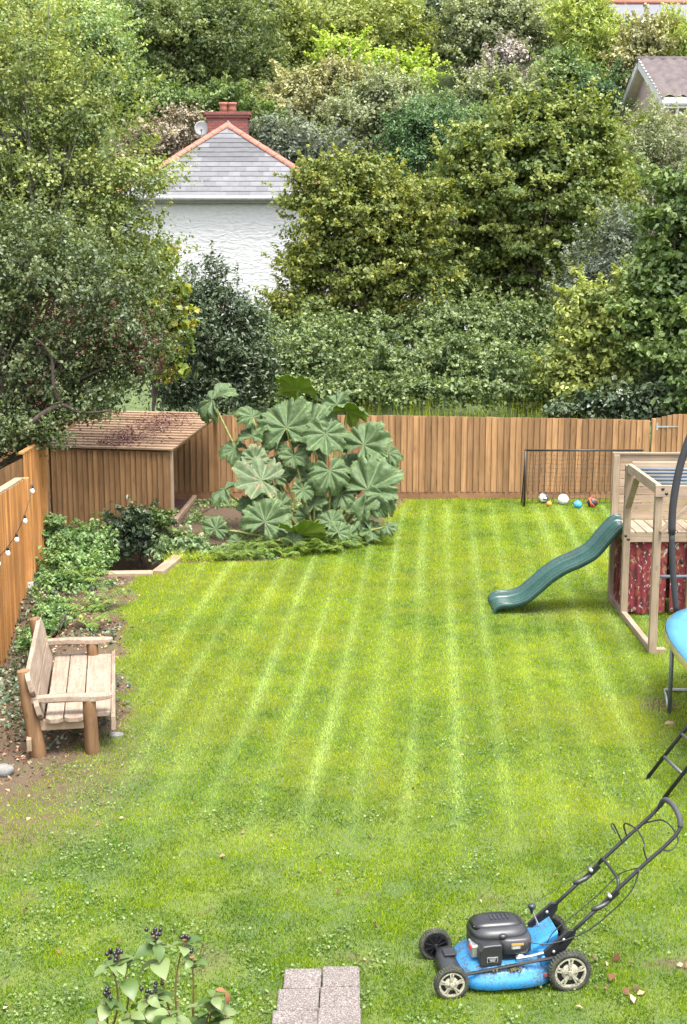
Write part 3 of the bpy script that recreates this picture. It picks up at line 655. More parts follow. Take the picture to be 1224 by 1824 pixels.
MB().box((-0.01, (d2 + d3) / 2, DK - 0.06), (0.04, d3 - d2 - 0.1, 0.12)).build('deck_beam', M['framey'], cf, bevel=0.004)
nwb = 8; wb = (TOP - DK - 0.03) / nwb
for i in range(nwb):
    MB().box((XR / 2 + 0.02, d3 + 0.0, DK + 0.035 + wb * (i + 0.5)), (XR - 0.07, 0.022, wb - 0.012)).build('wall_board', M['frameh'], cf, bevel=0.003)
MB().box((XR / 2 + 0.4, d3 - 0.03, DK + 0.5), (0.05, 0.03, 0.95)).build('wall_batten', M['frame'], cf)
MB().box((XR / 2, d3, TOP + 0.015), (XR + 0.1, 0.07, 0.03)).build('wall_cap', M['frameh'], cf, bevel=0.004)
for (x, y, z) in ((0.03, -0.083, TOP - 0.04), (0.08, -0.083, TOP - 0.1), (-0.045, -0.05, TOP - 0.03), (-0.05, 0, 1.75), (-0.05, 0.0, 1.66), (-0.05, d2, 1.75), (-0.05, d2, TOP - 0.08), (-0.02, d2 - 0.05, 1.2), (0.02, d2 - 0.05, 1.15), (-0.05, d2, 1.9), (0.9, d2 - 0.045, 1.4)):
    MB().lathe([(0.022, 0), (0.02, 0.012), (0.012, 0.018)], (x, y, z), 'y' if abs(x) < 0.04 or x > 0.05 else 'x', 10).build('bolt_cap', M['bolt'], cf, True)

# camouflage cloth hung under the platform
m, nt, n, l, b = new_mat('red_camouflage_cloth'); v = coords(n, l, (1.0, 1.0, 0.62), vary=False)
c_ = (0.15, 0.017, 0.022)
for sc, off, lo_, col in ((9, 3.1, 0.53, (0.075, 0.012, 0.016)), (11, 7.7, 0.60, (0.19, 0.05, 0.024)), (14, 12.3, 0.66, (0.22, 0.11, 0.06)), (17, 21.9, 0.64, (0.33, 0.30, 0.27))):
    ad = n.new('ShaderNodeVectorMath'); ad.operation = 'ADD'; l.new(v, ad.inputs[0]); ad.inputs[1].default_value = (off, off * 1.7, off * 0.6)
    f_ = noise(n, l, ad.outputs[0], sc, 1.2, 0.5, 0.9); r_ = ramp(n, [(lo_, (0, 0, 0)), (lo_ + 0.012, (1, 1, 1))]); l.new(f_, r_.inputs[0])
    c_ = mixrgb(n, l, r_.outputs[0], c_, col)
l.new(c_, b.inputs['Base Color']); b.inputs['Roughness'].default_value = 0.9; M['camo'] = m
def cloth(label, a, b_, z0, z1, seed, group=None):
    a = Vector(a); b_ = Vector(b_); nx_, nz_ = 40, 18; d = b_ - a; nn = Vector((d.y, -d.x, 0)).normalized(); V = []; F = []
    for side in (0, 1):
        for j in range(nz_ + 1):
            t = j / nz_
            for i in range(nx_ + 1):
                s = i / nx_; wv = 0.022 * math.sin(s * 17 + seed) * (1 - t) + 0.012 * math.sin(s * 41 + seed * 2 + 3 * t) * (1 - t * 0.7)
                q = a + d * s + nn * (wv - side * 0.003); V.append((q.x, q.y, z0 + (z1 - z0) * t + (0.012 * math.sin(s * 9 + seed) if j == 0 else 0)))
    m_ = (nx_ + 1) * (nz_ + 1)
    for side in (0, 1):
        for j in range(nz_):
            for i in range(nx_): q = side * m_ + j * (nx_ + 1) + i; F.append((q, q + 1, q + nx_ + 2, q + nx_ + 1))
    V = np.array(V); c0 = V.mean(0); c0[2] = z0
    o = link('camouflage_cloth', raw_mesh('camouflage_cloth', V - c0, np.array(F), M['camo'], None, True), None, tuple(c0)); tag(o, label, 'cloth', group); return o
yf = Y1 + d2 + 0.06
cloth('broad red camouflage cloth hung below the platform next to the slide', (CX + 0.04, yf, 0), (CX + 0.60, yf - 0.02, 0), 0.06, DK - 0.03, 1.0)
cloth('red camouflage cloth with black toggle hung beyond the gap below the platform', (CX + 0.66, yf - 0.01, 0), (CX + 2.4, yf, 0), 0.08, DK - 0.03, 4.0)
cloth('narrow red camouflage cloth on the slide side of the platform', (CX + 0.02, Y1 + d3 - 0.06, 0), (CX + 0.02, yf + 0.02, 0), 0.12, DK - 0.03, 2.0)
cloth('red camouflage cloth added at the far side to darken the den', (CX + 2.4, Y1 + d3 + 0.02, 0), (CX + 0.04, Y1 + d3 + 0.02, 0), 0.04, DK - 0.03, 3.0)  # added unseen cloth, blocks light so the den stays dark inside
cl = thing('cord_toggle', 'small black cord toggle on the red camouflage cloth', 'toggle', (CX + 0.80, yf - 0.06, 0.82))
MB().lathe([(0.004, -0.05), (0.022, -0.03), (0.026, 0.0), (0.018, 0.03), (0.005, 0.05)], seg=10).build('toggle', M['black'], cl, True); MB().tube([(0, 0.0, 0.04), (-0.02, 0.04, 0.14)], 0.004, 5).build('cord', M['black'], cl)
# dark ground in the den
# ------------------------------------------------------------------ slide
M['slide'], nt, n, l, b = new_mat('green_slide_plastic'); v = coords(n, l, vary=False)
f_ = noise(n, l, v, 6, 4, 0.6); r_ = ramp(n, [(0.3, (0.014, 0.045, 0.038)), (0.7, (0.024, 0.066, 0.055))]); l.new(f_, r_.inputs[0]); l.new(r_.outputs[0], b.inputs['Base Color'])
r2 = ramp(n, [(0.3, (0.2, 0.2, 0.2)), (0.8, (0.34, 0.34, 0.34))]); l.new(noise(n, l, v, 20, 4), r2.inputs[0]); l.new(r2.outputs[0], b.inputs['Roughness'])
YS = (Y2 + Y3) / 2 - 0.02
sp = smooth_path([(CX + 0.06, 0, 1.27), (CX - 0.05, 0, 1.26), (CX - 0.2, 0, 1.1), (CX - 0.38, 0, 0.88), (CX - 0.58, 0, 0.75), (CX - 0.8, 0, 0.65), (CX - 1.0, 0, 0.52), (CX - 1.2, 0, 0.34), (CX - 1.37, 0, 0.2), (CX - 1.55, 0, 0.14), (CX - 1.73, 0, 0.125), (CX - 1.81, 0, 0.09), (CX - 1.835, 0, 0.03)], 6)
sx0 = CX - 1.0
sec = [(-0.30, -0.04), (-0.297, 0.03), (-0.285, 0.045), (-0.27, 0.048), (-0.258, 0.04), (-0.25, 0.02), (-0.235, 0.0), (-0.20, -0.004), (0.20, -0.004), (0.235, 0.0), (0.25, 0.03), (0.258, 0.075), (0.27, 0.085), (0.285, 0.082), (0.297, 0.06), (0.30, -0.04), (0.29, -0.04), (0.285, 0.05), (0.265, 0.06), (0.24, -0.03), (-0.24, -0.03), (-0.265, 0.02), (-0.285, 0.02), (-0.29, -0.04)]
rings = []
for i, p in enumerate(sp):
    t = (sp[min(i + 1, len(sp) - 1)] - sp[max(i - 1, 0)]).normalized(); up = Vector((0, 1, 0)).cross(t)
    if up.z < 0: up = -up
    k = 1.0 if i < len(sp) - 12 else max(0.25, 1 - 0.07 * (i - len(sp) + 12))
    upb = (up * 0.65 + Vector((0, 0, 1)) * 0.35).normalized()
    rings.append([Vector((p.x - sx0, y_ - 0.0, p.z)) + upb * (h if h < 0.02 else h * k) for y_, h in sec])
sl_ = thing('slide', 'wavy dark green plastic slide running down from the platform to the lawn', 'slide', (sx0, YS, 0))
MB().loft(rings).build('chute', M['slide'], sl_, True)
rim = [[], []]
for i, p in enumerate(rings):
    for s, k in ((0, 2), (1, 13)): rim[s].append((p[k] + p[k + (1 if s == 0 else -1)]) / 2)
for s in (0, 1): MB().tube(rim[s][2:-4], 0.014, 8).build('rim', M['slide'], sl_, True)
MB().box((CX - 1.80 - sx0, 0, 0.03), (0.05, 0.54, 0.09)).build('foot', M['slide'], sl_, bevel=0.02, seg=3)

# ------------------------------------------------------------------ goal with net, balls
g0 = P(934, 904); GYY = g0.y
goal = thing('football_goal', 'black tube-framed football goal with black net in front of the long fence', 'goal', tuple(g0))
GH, GWd, GD = 1.19, 2.4, 0.42
MB().tube([(0, 0, 0), (0, 0, GH)], 0.021, 10).build('post', M['black'], goal, True)
MB().tube([(GWd, 0, 0), (GWd, 0, GH)], 0.021, 10).build('post', M['black'], goal, True)
MB().tube([(-0.02, 0, GH), (GWd + 0.02, 0, GH)], 0.021, 10).build('crossbar', M['black'], goal, True)
for x in (0, GWd):
    MB().tube([(x, 0, GH - 0.01), (x, GD, 0.02)], 0.014, 8).build('back_stay', M['black'], goal, True)
    MB().tube([(x, 0, 0.015), (x, GD, 0.015)], 0.016, 8).build('ground_bar', M['black'], goal, True)
MB().tube([(0, GD, 0.015), (GWd, GD, 0.015)], 0.016, 8).build('rear_bar', M['black'], goal, True)
net = MB(); ns = 22; nr = 12
def np_(u, t): # sagging back net
    return Vector((u * GWd, GD * t ** 0.8 + 0.0 - 0.0 * u, GH - (GH - 0.03) * t)) + Vector((0.012 * math.sin(31 * t + 9 * u), -0.03 * math.sin(math.pi * t), -0.03 * math.sin(math.pi * u * 5) ** 2 * (1 - t)))
for i in range(ns + 1): net.tube([np_(i / ns, j / 10) for j in range(11)], 0.004, 3, cap=False)
for j in range(1, nr): net.tube([np_(i / 30, j / nr) for i in range(31)], 0.004, 3, cap=False)
for x in (0.0, GWd):
    for j in range(1, 6): z = GH * j / 6; net.tube([(x, 0, z), (x, GD * (1 - z / GH), z)], 0.004, 3, cap=False)
    for j in range(1, 4): y_ = GD * j / 4; net.tube([(x, y_, 0.02), (x, y_, GH * (1 - y_ / GD))], 0.004, 3, cap=False)
net.build('net', M['black'], goal)
def ballmat(name, base, other, scale, thr, w=0.02, third=None, feature='F1'):
    m, nt, n, l, b = new_mat(name); v = coords(n, l, vary=False)
    vo = n.new('ShaderNodeTexVoronoi'); vo.feature = feature; vo.inputs['Scale'].default_value = scale; l.new(v, vo.inputs['Vector'])
    r_ = ramp(n, [(thr, other), (thr + w, base)]); l.new(vo.outputs['Distance'], r_.inputs[0]); c = r_.outputs[0]
    if third:
        f_ = noise(n, l, v, 9, 2); r2 = ramp(n, [(0.5, (0, 0, 0)), (0.52, (1, 1, 1))]); l.new(f_, r2.inputs[0]); c = mixrgb(n, l, r2.outputs[0], c, third)
    l.new(c, b.inputs['Base Color']); b.inputs['Roughness'].default_value = 0.4; return m
def ball(label, px, py, r, mat, seams=True, strip=None):
    p = P(px, py); o = thing('ball', label, 'ball', (p.x, p.y, r + float(H(p.x, p.y)) + 0.012)); prof = [(max(1e-4, r * math.sin(math.pi * i / 16)), -r * math.cos(math.pi * i / 16)) for i in range(17)]
    MB().lathe(prof, seg=24).build('shell', mat, o, True)
    if strip:
        for k in range(3):
            rt = Euler((R(60 * k + 20), R(35 * k), R(50 * k + 10))).to_matrix()
            MB().tube([rt @ Vector((r * 1.0 * math.cos(a), r * 1.0 * math.sin(a), 0)) for a in [2 * math.pi * i / 28 for i in range(29)]], r * 0.09, 6, cap=False).build('band', strip, o, True)
    o.rotation_euler = (random.random() * 6, random.random() * 6, random.random() * 6)
    return o
ball('black and white patterned football inside the goal', 968, 897, 0.105, ballmat('ball_monochrome', (0.7, 0.7, 0.62), (0.03, 0.04, 0.05), 7, 0.42, 0.02, (0.05, 0.07, 0.08)))
ball('small plain orange ball in front of the patterned football', 978, 903, 0.055, plain('orange_ball', (0.75, 0.25, 0.04), 0.45, 0, 0.08))
ball('white football standing in the goal', 1003, 900, 0.112, ballmat('ball_white', (0.72, 0.72, 0.72), (0.38, 0.4, 0.42), 8, 0.10, 0.03))
ball('blue and white ball on the grass before the goal', 1029, 907, 0.085, ballmat('ball_blue', (0.04, 0.25, 0.48), (0.35, 0.55, 0.68), 6, 0.28, 0.03, (0.05, 0.33, 0.55)))
ball('black ball with orange-red bands by the goal', 1055, 905, 0.108, plain('ball_black', (0.03, 0.025, 0.03), 0.45), strip=plain('ball_red_band', (0.65, 0.12, 0.06), 0.45, 0, 0.1))

# ------------------------------------------------------------------ trampoline and its ladder
TC = Vector((5.15, 13.4, 0)); TZ = 0.93; TAX, TAY = 1.6, 2.4
def ring_pt(a, inset=0.0, z=0.0):
    c, s_ = math.cos(a), math.sin(a)
    return Vector(((TAX - inset) * math.copysign(abs(c) ** (2 / 3), c), (TAY - inset) * math.copysign(abs(s_) ** (2 / 3), s_), z))
tr = thing('trampoline', 'blue padded trampoline with yellow skirt, steel legs and black padded poles', 'trampoline', tuple(TC))
M['pad'] = plain('blue_vinyl_pad', (0.05, 0.19, 0.30), 0.4, 0, 0.12, 3, 0.3); M['skirt'] = plain('yellow_skirt', (0.42, 0.36, 0.15), 0.6, 0, 0.12, 6, 0.3)
NS = 120; rp = [[], [], [], [], []]
for k in range(NS):
    a = 2 * math.pi * k / NS; wv = 0.006 * math.sin(k * 1.31) + 0.008 * math.sin(k * 0.5)
    for j, (r_, z_) in enumerate(((0.0, TZ - 0.03), (-0.005, TZ + 0.012 + wv), (0.12, TZ + 0.03 + wv), (0.3, TZ + 0.022), (0.33, TZ - 0.01))): rp[j].append(ring_pt(a, r_, z_))
MB().loft(rp, cap=False).build('safety_pad', M['pad'], tr, True)
sk = [[], [], []]
for k in range(NS * 2):
    a = math.pi * k / NS; ruf = 0.014 * math.sin(k * 1.9) + 0.01 * math.sin(k * 0.7)
    for j, (r_, z_) in enumerate(((-0.012, TZ + 0.005), (-0.02 - ruf * 0.6, TZ - 0.06), (0.02 - ruf, TZ - 0.12 + ruf * 1.2))): sk[j].append(ring_pt(a, r_, z_))
MB().loft(sk, cap=False).build('skirt', M['skirt'], tr, True)
MB().loft([[ring_pt(2 * math.pi * k / 64, 0.34, TZ - 0.03) for k in range(64)], [ring_pt(2 * math.pi * k / 64, 0.34, TZ - 0.04) for k in range(64)]]).build('jump_mat', M['black'], tr)
MB().tube([ring_pt(2 * math.pi * k / 64, 0.03, TZ - 0.05) for k in range(65)], 0.025, 8, cap=False).build('frame_ring', M['steel'], tr, True)
legp = P(1192, 1272) - TC; legm = plain('grey_leg_tube', (0.13, 0.15, 0.145), 0.45, 0.4)
for sx in (1, -1):
    pa = Vector((legp.x * sx, legp.y, 0)); pb = Vector((legp.x * sx, -legp.y, 0))
    for q in (pa, pb): MB().tube([(q.x, q.y, 0.02), (q.x, q.y, TZ - 0.05)], 0.024, 10).build('leg', legm, tr, True)
for yy in (legp.y + 0.75, -legp.y - 0.75): MB().tube([(legp.x, math.copysign(legp.y, yy), 0.05), (legp.x + 0.12, yy, 0.035), (-legp.x - 0.12, yy, 0.035), (-legp.x, math.copysign(legp.y, yy), 0.05)], 0.022, 8).build('foot_bar', M['steel'], tr, True)
foam = plain('black_pole_foam', (0.022, 0.023, 0.026), 0.7)
pole_px = [(1205, 1090), (1200, 1035), (1197.5, 985), (1197, 940), (1199, 900), (1206, 855), (1216, 815), (1232, 770), (1252, 725)]
base_path = [Q(x_, y_, 15.5) - TC for x_, y_ in pole_px]
for sx in (1, -1):
    for sy in (1, -1):
        pth = smooth_path([Vector((p.x * sx, p.y * sy, p.z)) for p in base_path], 4)
        MB().tube(pth[:12], 0.036, 10).build('pole_sleeve', foam, tr, True); MB().tube(pth[11:], 0.044, 10).build('pole_sleeve', foam, tr, True)
lad = thing('trampoline_ladder', 'black tube ladder with two rungs leaning against the trampoline', 'ladder', tuple(P(1149, 1391)))
lo2 = lad.location; f2_ = P(1181, 1424) - lo2; f2_.z = 0
topv = Vector((0.70, 0.10, 0.93))
for off in (Vector((0, 0, 0)), f2_):
    MB().tube([off + Vector((0, 0, 0)), off + topv, off + topv + Vector((0.05, 0, 0.03)), off + topv + Vector((0.09, 0, -0.02))], 0.019, 10).build('rail', M['black'], lad, True)
for t in (0.26, 0.50, 0.74): MB().tube([topv * t, topv * t + f2_], 0.016, 8).build('rung', plain('grey_rung', (0.1, 0.1, 0.11), 0.4, 0.3), lad, True)

# ------------------------------------------------------------------ lawn mower
nr_ = P(1012, 1762); nf_ = P(803, 1778); fr_ = P(994, 1692)
hd = (nf_ - nr_); WB = hd.length; ang = math.atan2(hd.y, hd.x)
left = Vector((-math.sin(ang), math.cos(ang), 0)); TRK = 0.52
org = nr_ - left * (TRK / 2)
mw = thing('lawn_mower', 'blue petrol lawn mower with black engine and folding handle standing on the lawn', 'lawn mower', (org.x, org.y, 0.0), ang)
M['blue'] = dirty('dirty_blue_deck', (0.018, 0.17, 0.38), (0.045, 0.05, 0.03), 1.0, 8, 0.35)
M['eng'] = plain('engine_black_plastic', (0.02, 0.021, 0.023), 0.42, 0, 0.25, 12)
M['engdk'] = plain('engine_dark_cowl', (0.012, 0.012, 0.014), 0.35, 0, 0.2)
M['tyre'] = dirty('mower_tyre', (0.018, 0.018, 0.018), (0.06, 0.065, 0.035), 0.9, 12, 0.85)
M['rim'] = dirty('dirty_cream_rim', (0.36, 0.34, 0.26), (0.12, 0.11, 0.07), 0.85, 10, 0.5)
M['metal'] = plain('bare_metal', (0.5, 0.5, 0.5), 0.35, 0.8)
def squircle(cx_, cy_, z, ax_, ay_, n_=36, p=3.2, front=1.0):
    out = []
    for k in range(n_):
        a = 2 * math.pi * k / n_; c, s = math.cos(a), math.sin(a)
        out.append(Vector((cx_ + ax_ * math.copysign(abs(c) ** (2 / p), c), cy_ + ay_ * math.copysign(abs(s) ** (2 / p), s), z)))
    return out
dk = MB(); dcx = WB * 0.50
dk.loft([squircle(dcx, 0.0, 0.045, 0.345, 0.285), squircle(dcx, 0, 0.052, 0.352, 0.292), squircle(dcx, 0, 0.115, 0.345, 0.287), squircle(dcx, 0, 0.125, 0.325, 0.268), squircle(dcx, 0, 0.15, 0.322, 0.265), squircle(dcx, 0, 0.158, 0.30, 0.245), squircle(dcx, 0, 0.185, 0.285, 0.23), squircle(dcx, 0, 0.2, 0.25, 0.20), squircle(dcx, 0, 0.206, 0.1, 0.1)], cap=True)
dk.build('deck', M['blue'], mw, True)
dk = MB(); # rear chute: raised blue tunnel climbing towards the handle
rr_ = []
for x, z, hw_ in ((0.36, 0.19, 0.10), (0.26, 0.235, 0.11), (0.14, 0.31, 0.115), (0.04, 0.37, 0.12)):
    rr_.append([Vector((x, -hw_, 0.1)), Vector((x, -hw_, z - 0.02)), Vector((x, -hw_ + 0.02, z)), Vector((x, hw_ - 0.02, z)), Vector((x, hw_, z - 0.02)), Vector((x, hw_, 0.1))])
dk.loft(rr_); dk.build('rear_chute', M['blue'], mw, bevel=0.006)
dk = MB(); dk.box((0.09, 0, 0.16), (0.2, 0.44, 0.16)); dk.build('rear_housing', M['blue'], mw, bevel=0.03, seg=3)
fbm = MB(); fbm.loft([squircle(WB - 0.04, 0, 0.07, 0.075, 0.23, 20), squircle(WB - 0.05, 0, 0.125, 0.07, 0.22, 20), squircle(WB - 0.07, 0, 0.145, 0.055, 0.19, 20)]); fbm.build('front_cover', M['eng'], mw, True)
MB().box((WB - 0.06, -0.08, 0.155), (0.09, 0.1, 0.02)).build('front_handle', M['engdk'], mw, bevel=0.008)
def wheel(cx_, cy_, r, w, rimmat, side, spokes, name='wheel'):
    wt = link(name, None, mw, (cx_, cy_, r)); wt.empty_display_size = .05
    ty = MB(); ri = r * 0.76
    ty.lathe([(ri, -w / 2), (r * 0.95, -w / 2), (r, -w * 0.3), (r, w * 0.3), (r * 0.95, w / 2), (ri, w / 2), (ri, -w / 2)], axis='y', seg=36, cap=False)
    for k in range(40):
        a = 2 * math.pi * k / 40; ty.box((r * math.cos(a), 0, r * math.sin(a)), (0.008, w * 0.75, r * 0.075), Matrix.Rotation(-a, 3, 'Y'))
    ty.build('tyre', M['tyre'], wt, True)
    rm_ = MB(); f = side * w * 0.42
    rm_.lathe([(ri * 1.02, f - side * 0.01), (ri * 1.0, f + side * 0.004), (ri * 0.87, f + side * 0.003), (ri * 0.84, f - side * 0.012)], axis='y', seg=36, cap=False)
    rm_.lathe([(ri * 0.2, f + side * 0.006), (ri * 0.16, f + side * 0.014), (0.003, f + side * 0.015)], axis='y', seg=16)
    for k in range(spokes):
        a = 2 * math.pi * k / spokes + 0.3
        for da in ((-0.13, 0.13) if spokes < 8 else (0,)):
            a0 = Vector((math.cos(a) * ri * 0.15, f + side * 0.004, math.sin(a) * ri * 0.15)); a1 = Vector((math.cos(a + da) * ri * 0.9, f, math.sin(a + da) * ri * 0.9))
            rm_.beam(a0, a1, ri * 0.115 if spokes < 8 else ri * 0.05, 0.01, up=(0, 1, 0))
    rm_.build('rim', rimmat, wt, False)
    bk = MB(); bk.lathe([(0.004, f - side * 0.016), (ri * 0.86, f - side * 0.018), (ri * 0.86, f - side * 0.022), (0.004, f - side * 0.022)], axis='y', seg=28, cap=False); bk.build('hub_back', M['engdk'], wt)
    if spokes < 8:
        hb = MB(); hb.lathe([(0.004, f - side * 0.004), (ri * 0.5, f - side * 0.006), (ri * 0.56, f - side * 0.014)], axis='y', seg=20, cap=False); hb.build('hub_plate', rimmat, wt, True)
    return wt
wheel(0, TRK / 2 + 0.02, 0.148, 0.055, M['rim'], 1, 5); wheel(WB, TRK / 2 + 0.01, 0.118, 0.05, M['rim'], 1, 5)
wheel(0, -TRK / 2 - 0.02, 0.148, 0.055, M['engdk'], 1, 10); wheel(WB, -TRK / 2 - 0.01, 0.118, 0.05, M['engdk'], 1, 10)
MB().tube([(0, -TRK / 2, 0.148), (0, TRK / 2, 0.148)], 0.012, 8).build('axle', M['engdk'], mw); MB().tube([(WB, -TRK / 2, 0.118), (WB, TRK / 2, 0.118)], 0.012, 8).build('axle', M['engdk'], mw)
# height linkage bar along the near side
MB().tube([(0.05, TRK / 2 - 0.02, 0.24), (0.12, TRK / 2 - 0.02, 0.235), (0.42, TRK / 2 - 0.015, 0.2), (WB - 0.08, TRK / 2 - 0.02, 0.155)], 0.012, 6).build('linkage_bar', M['engdk'], mw)
# engine
ecx = WB * 0.535
en = MB(); en.loft([squircle(ecx, 0, 0.205, 0.17, 0.15, 28), squircle(ecx, 0, 0.245, 0.16, 0.145, 28)]); en.build('crankcase', M['metal'], mw, True)
for k in range(6): MB().box((ecx - 0.02 + 0.0 * k, 0.12, 0.212 + k * 0.009), (0.2, 0.1, 0.004)).build('cooling_fin', M['eng'], mw)
MB().lathe([(0.03, 0), (0.035, 0.02), (0.028, 0.05)], (ecx - 0.12, 0.15, 0.22), 'y', 12).build('carburettor_bowl', M['metal'], mw, True)
en = MB(); en.loft([squircle(ecx - 0.09, 0.06, 0.255, 0.115, 0.13, 28, 4), squircle(ecx - 0.09, 0.06, 0.262, 0.122, 0.135, 28, 4), squircle(ecx - 0.09, 0.06, 0.352, 0.122, 0.135, 28, 4), squircle(ecx - 0.09, 0.05, 0.365, 0.11, 0.125, 28, 4)]); en.build('fuel_tank', M['eng'], mw, True)
en = MB(); en.loft([squircle(ecx, -0.01, 0.25, 0.205, 0.175, 36, 3.4), squircle(ecx, -0.01, 0.34, 0.208, 0.178, 36, 3.4), squircle(ecx, -0.01, 0.352, 0.198, 0.168, 36, 3.2), squircle(ecx, -0.01, 0.36, 0.205, 0.172, 36, 3.2), squircle(ecx, -0.01, 0.385, 0.198, 0.165, 36, 3), squircle(ecx + 0.0, -0.01, 0.41, 0.165, 0.135, 36, 2.8), squircle(ecx, -0.01, 0.418, 0.08, 0.07, 36, 2.4)]); en.build('engine_cover', M['eng'], mw, True)
en = MB(); en.loft([squircle(ecx + 0.01, -0.01, 0.395, 0.185, 0.11, 32, 4), squircle(ecx + 0.01, -0.01, 0.425, 0.165, 0.095, 32, 4), squircle(ecx + 0.0, -0.01, 0.438, 0.11, 0.07, 32, 4)]); en.build('top_shroud', M['engdk'], mw, True, 0.0)
for k in range(5): MB().box((ecx + 0.05 - k * 0.03, -0.01, 0.441), (0.012, 0.07, 0.006)).build('vent_slot', M['eng'], mw)
for k in range(3): MB().box((ecx + 0.16, 0.045 - k * 0.022, 0.415), (0.045, 0.012, 0.004), Euler((0, R(20), 0)).to_matrix()).build('shroud_mark', plain('pale_print', (0.5, 0.5, 0.5), 0.5) if k == 0 else bpy.data.materials['pale_print'], mw)
en = MB(); en.loft([[Vector((ecx + a, y_, c)) for a, c in ((0.02, 0.2), (0.165, 0.19), (0.178, 0.205), (0.18, 0.31), (0.155, 0.345), (0.09, 0.35), (0.025, 0.35), (0.02, 0.34))] for y_ in (0.14, 0.225)]); en.build('air_filter_box', M['eng'], mw, bevel=0.012, seg=3)
MB().box((ecx + 0.09, 0.2265, 0.245), (0.075, 0.003, 0.038)).build('maker_plate', plain('plate_edge', (0.4, 0.4, 0.4), 0.5), mw); MB().box((ecx + 0.09, 0.2285, 0.245), (0.069, 0.003, 0.032)).build('plate_face', M['engdk'], mw)
for k in range(3): MB().box((ecx + 0.09, 0.2305, 0.254 - k * 0.009), (0.05 - 0.008 * k, 0.001, 0.002)).build('print_line', bpy.data.materials['pale_print'], mw)
MB().box((ecx - 0.095, 0.1965, 0.331), (0.085, 0.003, 0.014)).build('warning_sticker', plain('orange_sticker', (0.75, 0.24, 0.05), 0.5), mw); MB().box((ecx - 0.085, 0.1965, 0.308), (0.07, 0.003, 0.022)).build('sticker_text', plain('grey_sticker', (0.12, 0.13, 0.14), 0.5), mw)
for k in range(4): MB().box((ecx - 0.085, 0.199, 0.315 - k * 0.005), (0.055 - 0.006 * (k % 2), 0.001, 0.0016)).build('print_line', bpy.data.materials['pale_print'], mw)
MB().lathe([(0.034, 0), (0.036, 0.006), (0.036, 0.022), (0.02, 0.03), (0.004, 0.032)], (ecx - 0.0, 0.14, 0.362), seg=18).build('fuel_cap', M['engdk'], mw, True)
MB().box((ecx + 0.195, 0.09, 0.27), (0.05, 0.12, 0.09)).build('muffler_guard', M['metal'], mw, bevel=0.01); MB().box((ecx + 0.222, 0.11, 0.29), (0.01, 0.03, 0.03)).build('primer', plain('red_primer', (0.5, 0.03, 0.03), 0.4), mw)
MB().tube([(0.14, TRK / 2 - 0.06, 0.262), (0.25, TRK / 2 - 0.06, 0.24), (0.36, TRK / 2 - 0.06, 0.23)], 0.009, 6).build('spring', M['metal'], mw)
# clippings and mud lying on the deck
cb = MB(); rg = random.Random(4)
for k in range(70):
    a = rg.uniform(0, 6.28); q = Vector((dcx - 0.03 + rg.gauss(0, 0.05), 0.235 + rg.gauss(0, 0.018), 0.17 + rg.uniform(0, 0.012))); cb.box(q, (0.02 * rg.random() + 0.006, 0.012, 0.008), Euler((rg.random() * 3, rg.random() * 3, a)).to_matrix())
o = cb.build('clippings', plain('dry_clippings', (0.10, 0.085, 0.04), 0.95, 0, 0.4, 30), mw); o['kind'] = 'stuff'
# handle
hb_ = [(0.07, 0.30), (-0.02, 0.385)]
HT = Vector((-0.735, 0, 1.075))
for s in (1, -1):
    y_ = 0.205 * s
    br_ = MB(); br_.prism([(0.15, y_, 0.22), (0.17, y_, 0.27), (0.0, y_, 0.42), (-0.06, y_, 0.42), (-0.05, y_, 0.36), (0.05, y_, 0.22)], (0, -0.012, 0), (0, 0.012, 0)); br_.build('handle_bracket', M['engdk'], mw, bevel=0.006)
    low = [(0.06, y_, 0.315), (-0.30, y_, 0.645)]
    MB().tube(low, 0.0135, 10).build('lower_tube', M['black'], mw, True)
    for (bx, bz) in ((0.03, 0.355), (0.1, 0.27)): MB().lathe([(0.011, 0), (0.011, 0.008), (0.006, 0.011)], (bx, y_ + 0.013 * 1, bz), 'y', 10).build('bolt', M['metal'], mw, True)
    MB().box((-0.30, y_ + 0.016, 0.645), (0.14, 0.012, 0.045), Euler((0, R(42.5), 0)).to_matrix()).build('hinge_plate', M['engdk'], mw, bevel=0.005)
    lv = MB(); lv.tube([(-0.28, y_ + 0.035, 0.63), (-0.24, y_ + 0.045, 0.61), (-0.19, y_ + 0.05, 0.592), (-0.15, y_ + 0.05, 0.585)], [0.01, 0.017, 0.02, 0.014], 10); lv.build('clamp_lever', M['eng'], mw, True)
    MB().lathe([(0.014, -0.02), (0.014, 0.03), (0.007, 0.036)], (-0.29, y_, 0.66), 'y', 10).build('clamp_bolt', M['metal'], mw, True)
u_path = smooth_path([(-0.28, 0.205, 0.63), (-0.52, 0.205, 0.855), (-0.70, 0.205, 1.015), (-0.785, 0.195, 1.11), (-0.80, 0.15, 1.18), (-0.80, 0.06, 1.215), (-0.80, -0.06, 1.215), (-0.80, -0.15, 1.18), (-0.785, -0.195, 1.11), (-0.70, -0.205, 1.015), (-0.52, -0.205, 0.855), (-0.28, -0.205, 0.63)], 6)
MB().tube(u_path, 0.0135, 10).build('upper_handle', M['black'], mw, True)
MB().tube(u_path[19:48], 0.019, 12).build('grip', plain('dark_grey_foam_grip', (0.035, 0.037, 0.04), 0.75), mw, True)
MB().tube(smooth_path([(-0.34, 0.205, 0.68), (-0.36, 0.19, 0.73), (-0.365, 0.13, 0.76), (-0.365, -0.13, 0.76), (-0.36, -0.19, 0.73), (-0.34, -0.205, 0.68)], 5), 0.011, 8).build('cross_brace', M['black'], mw, True)
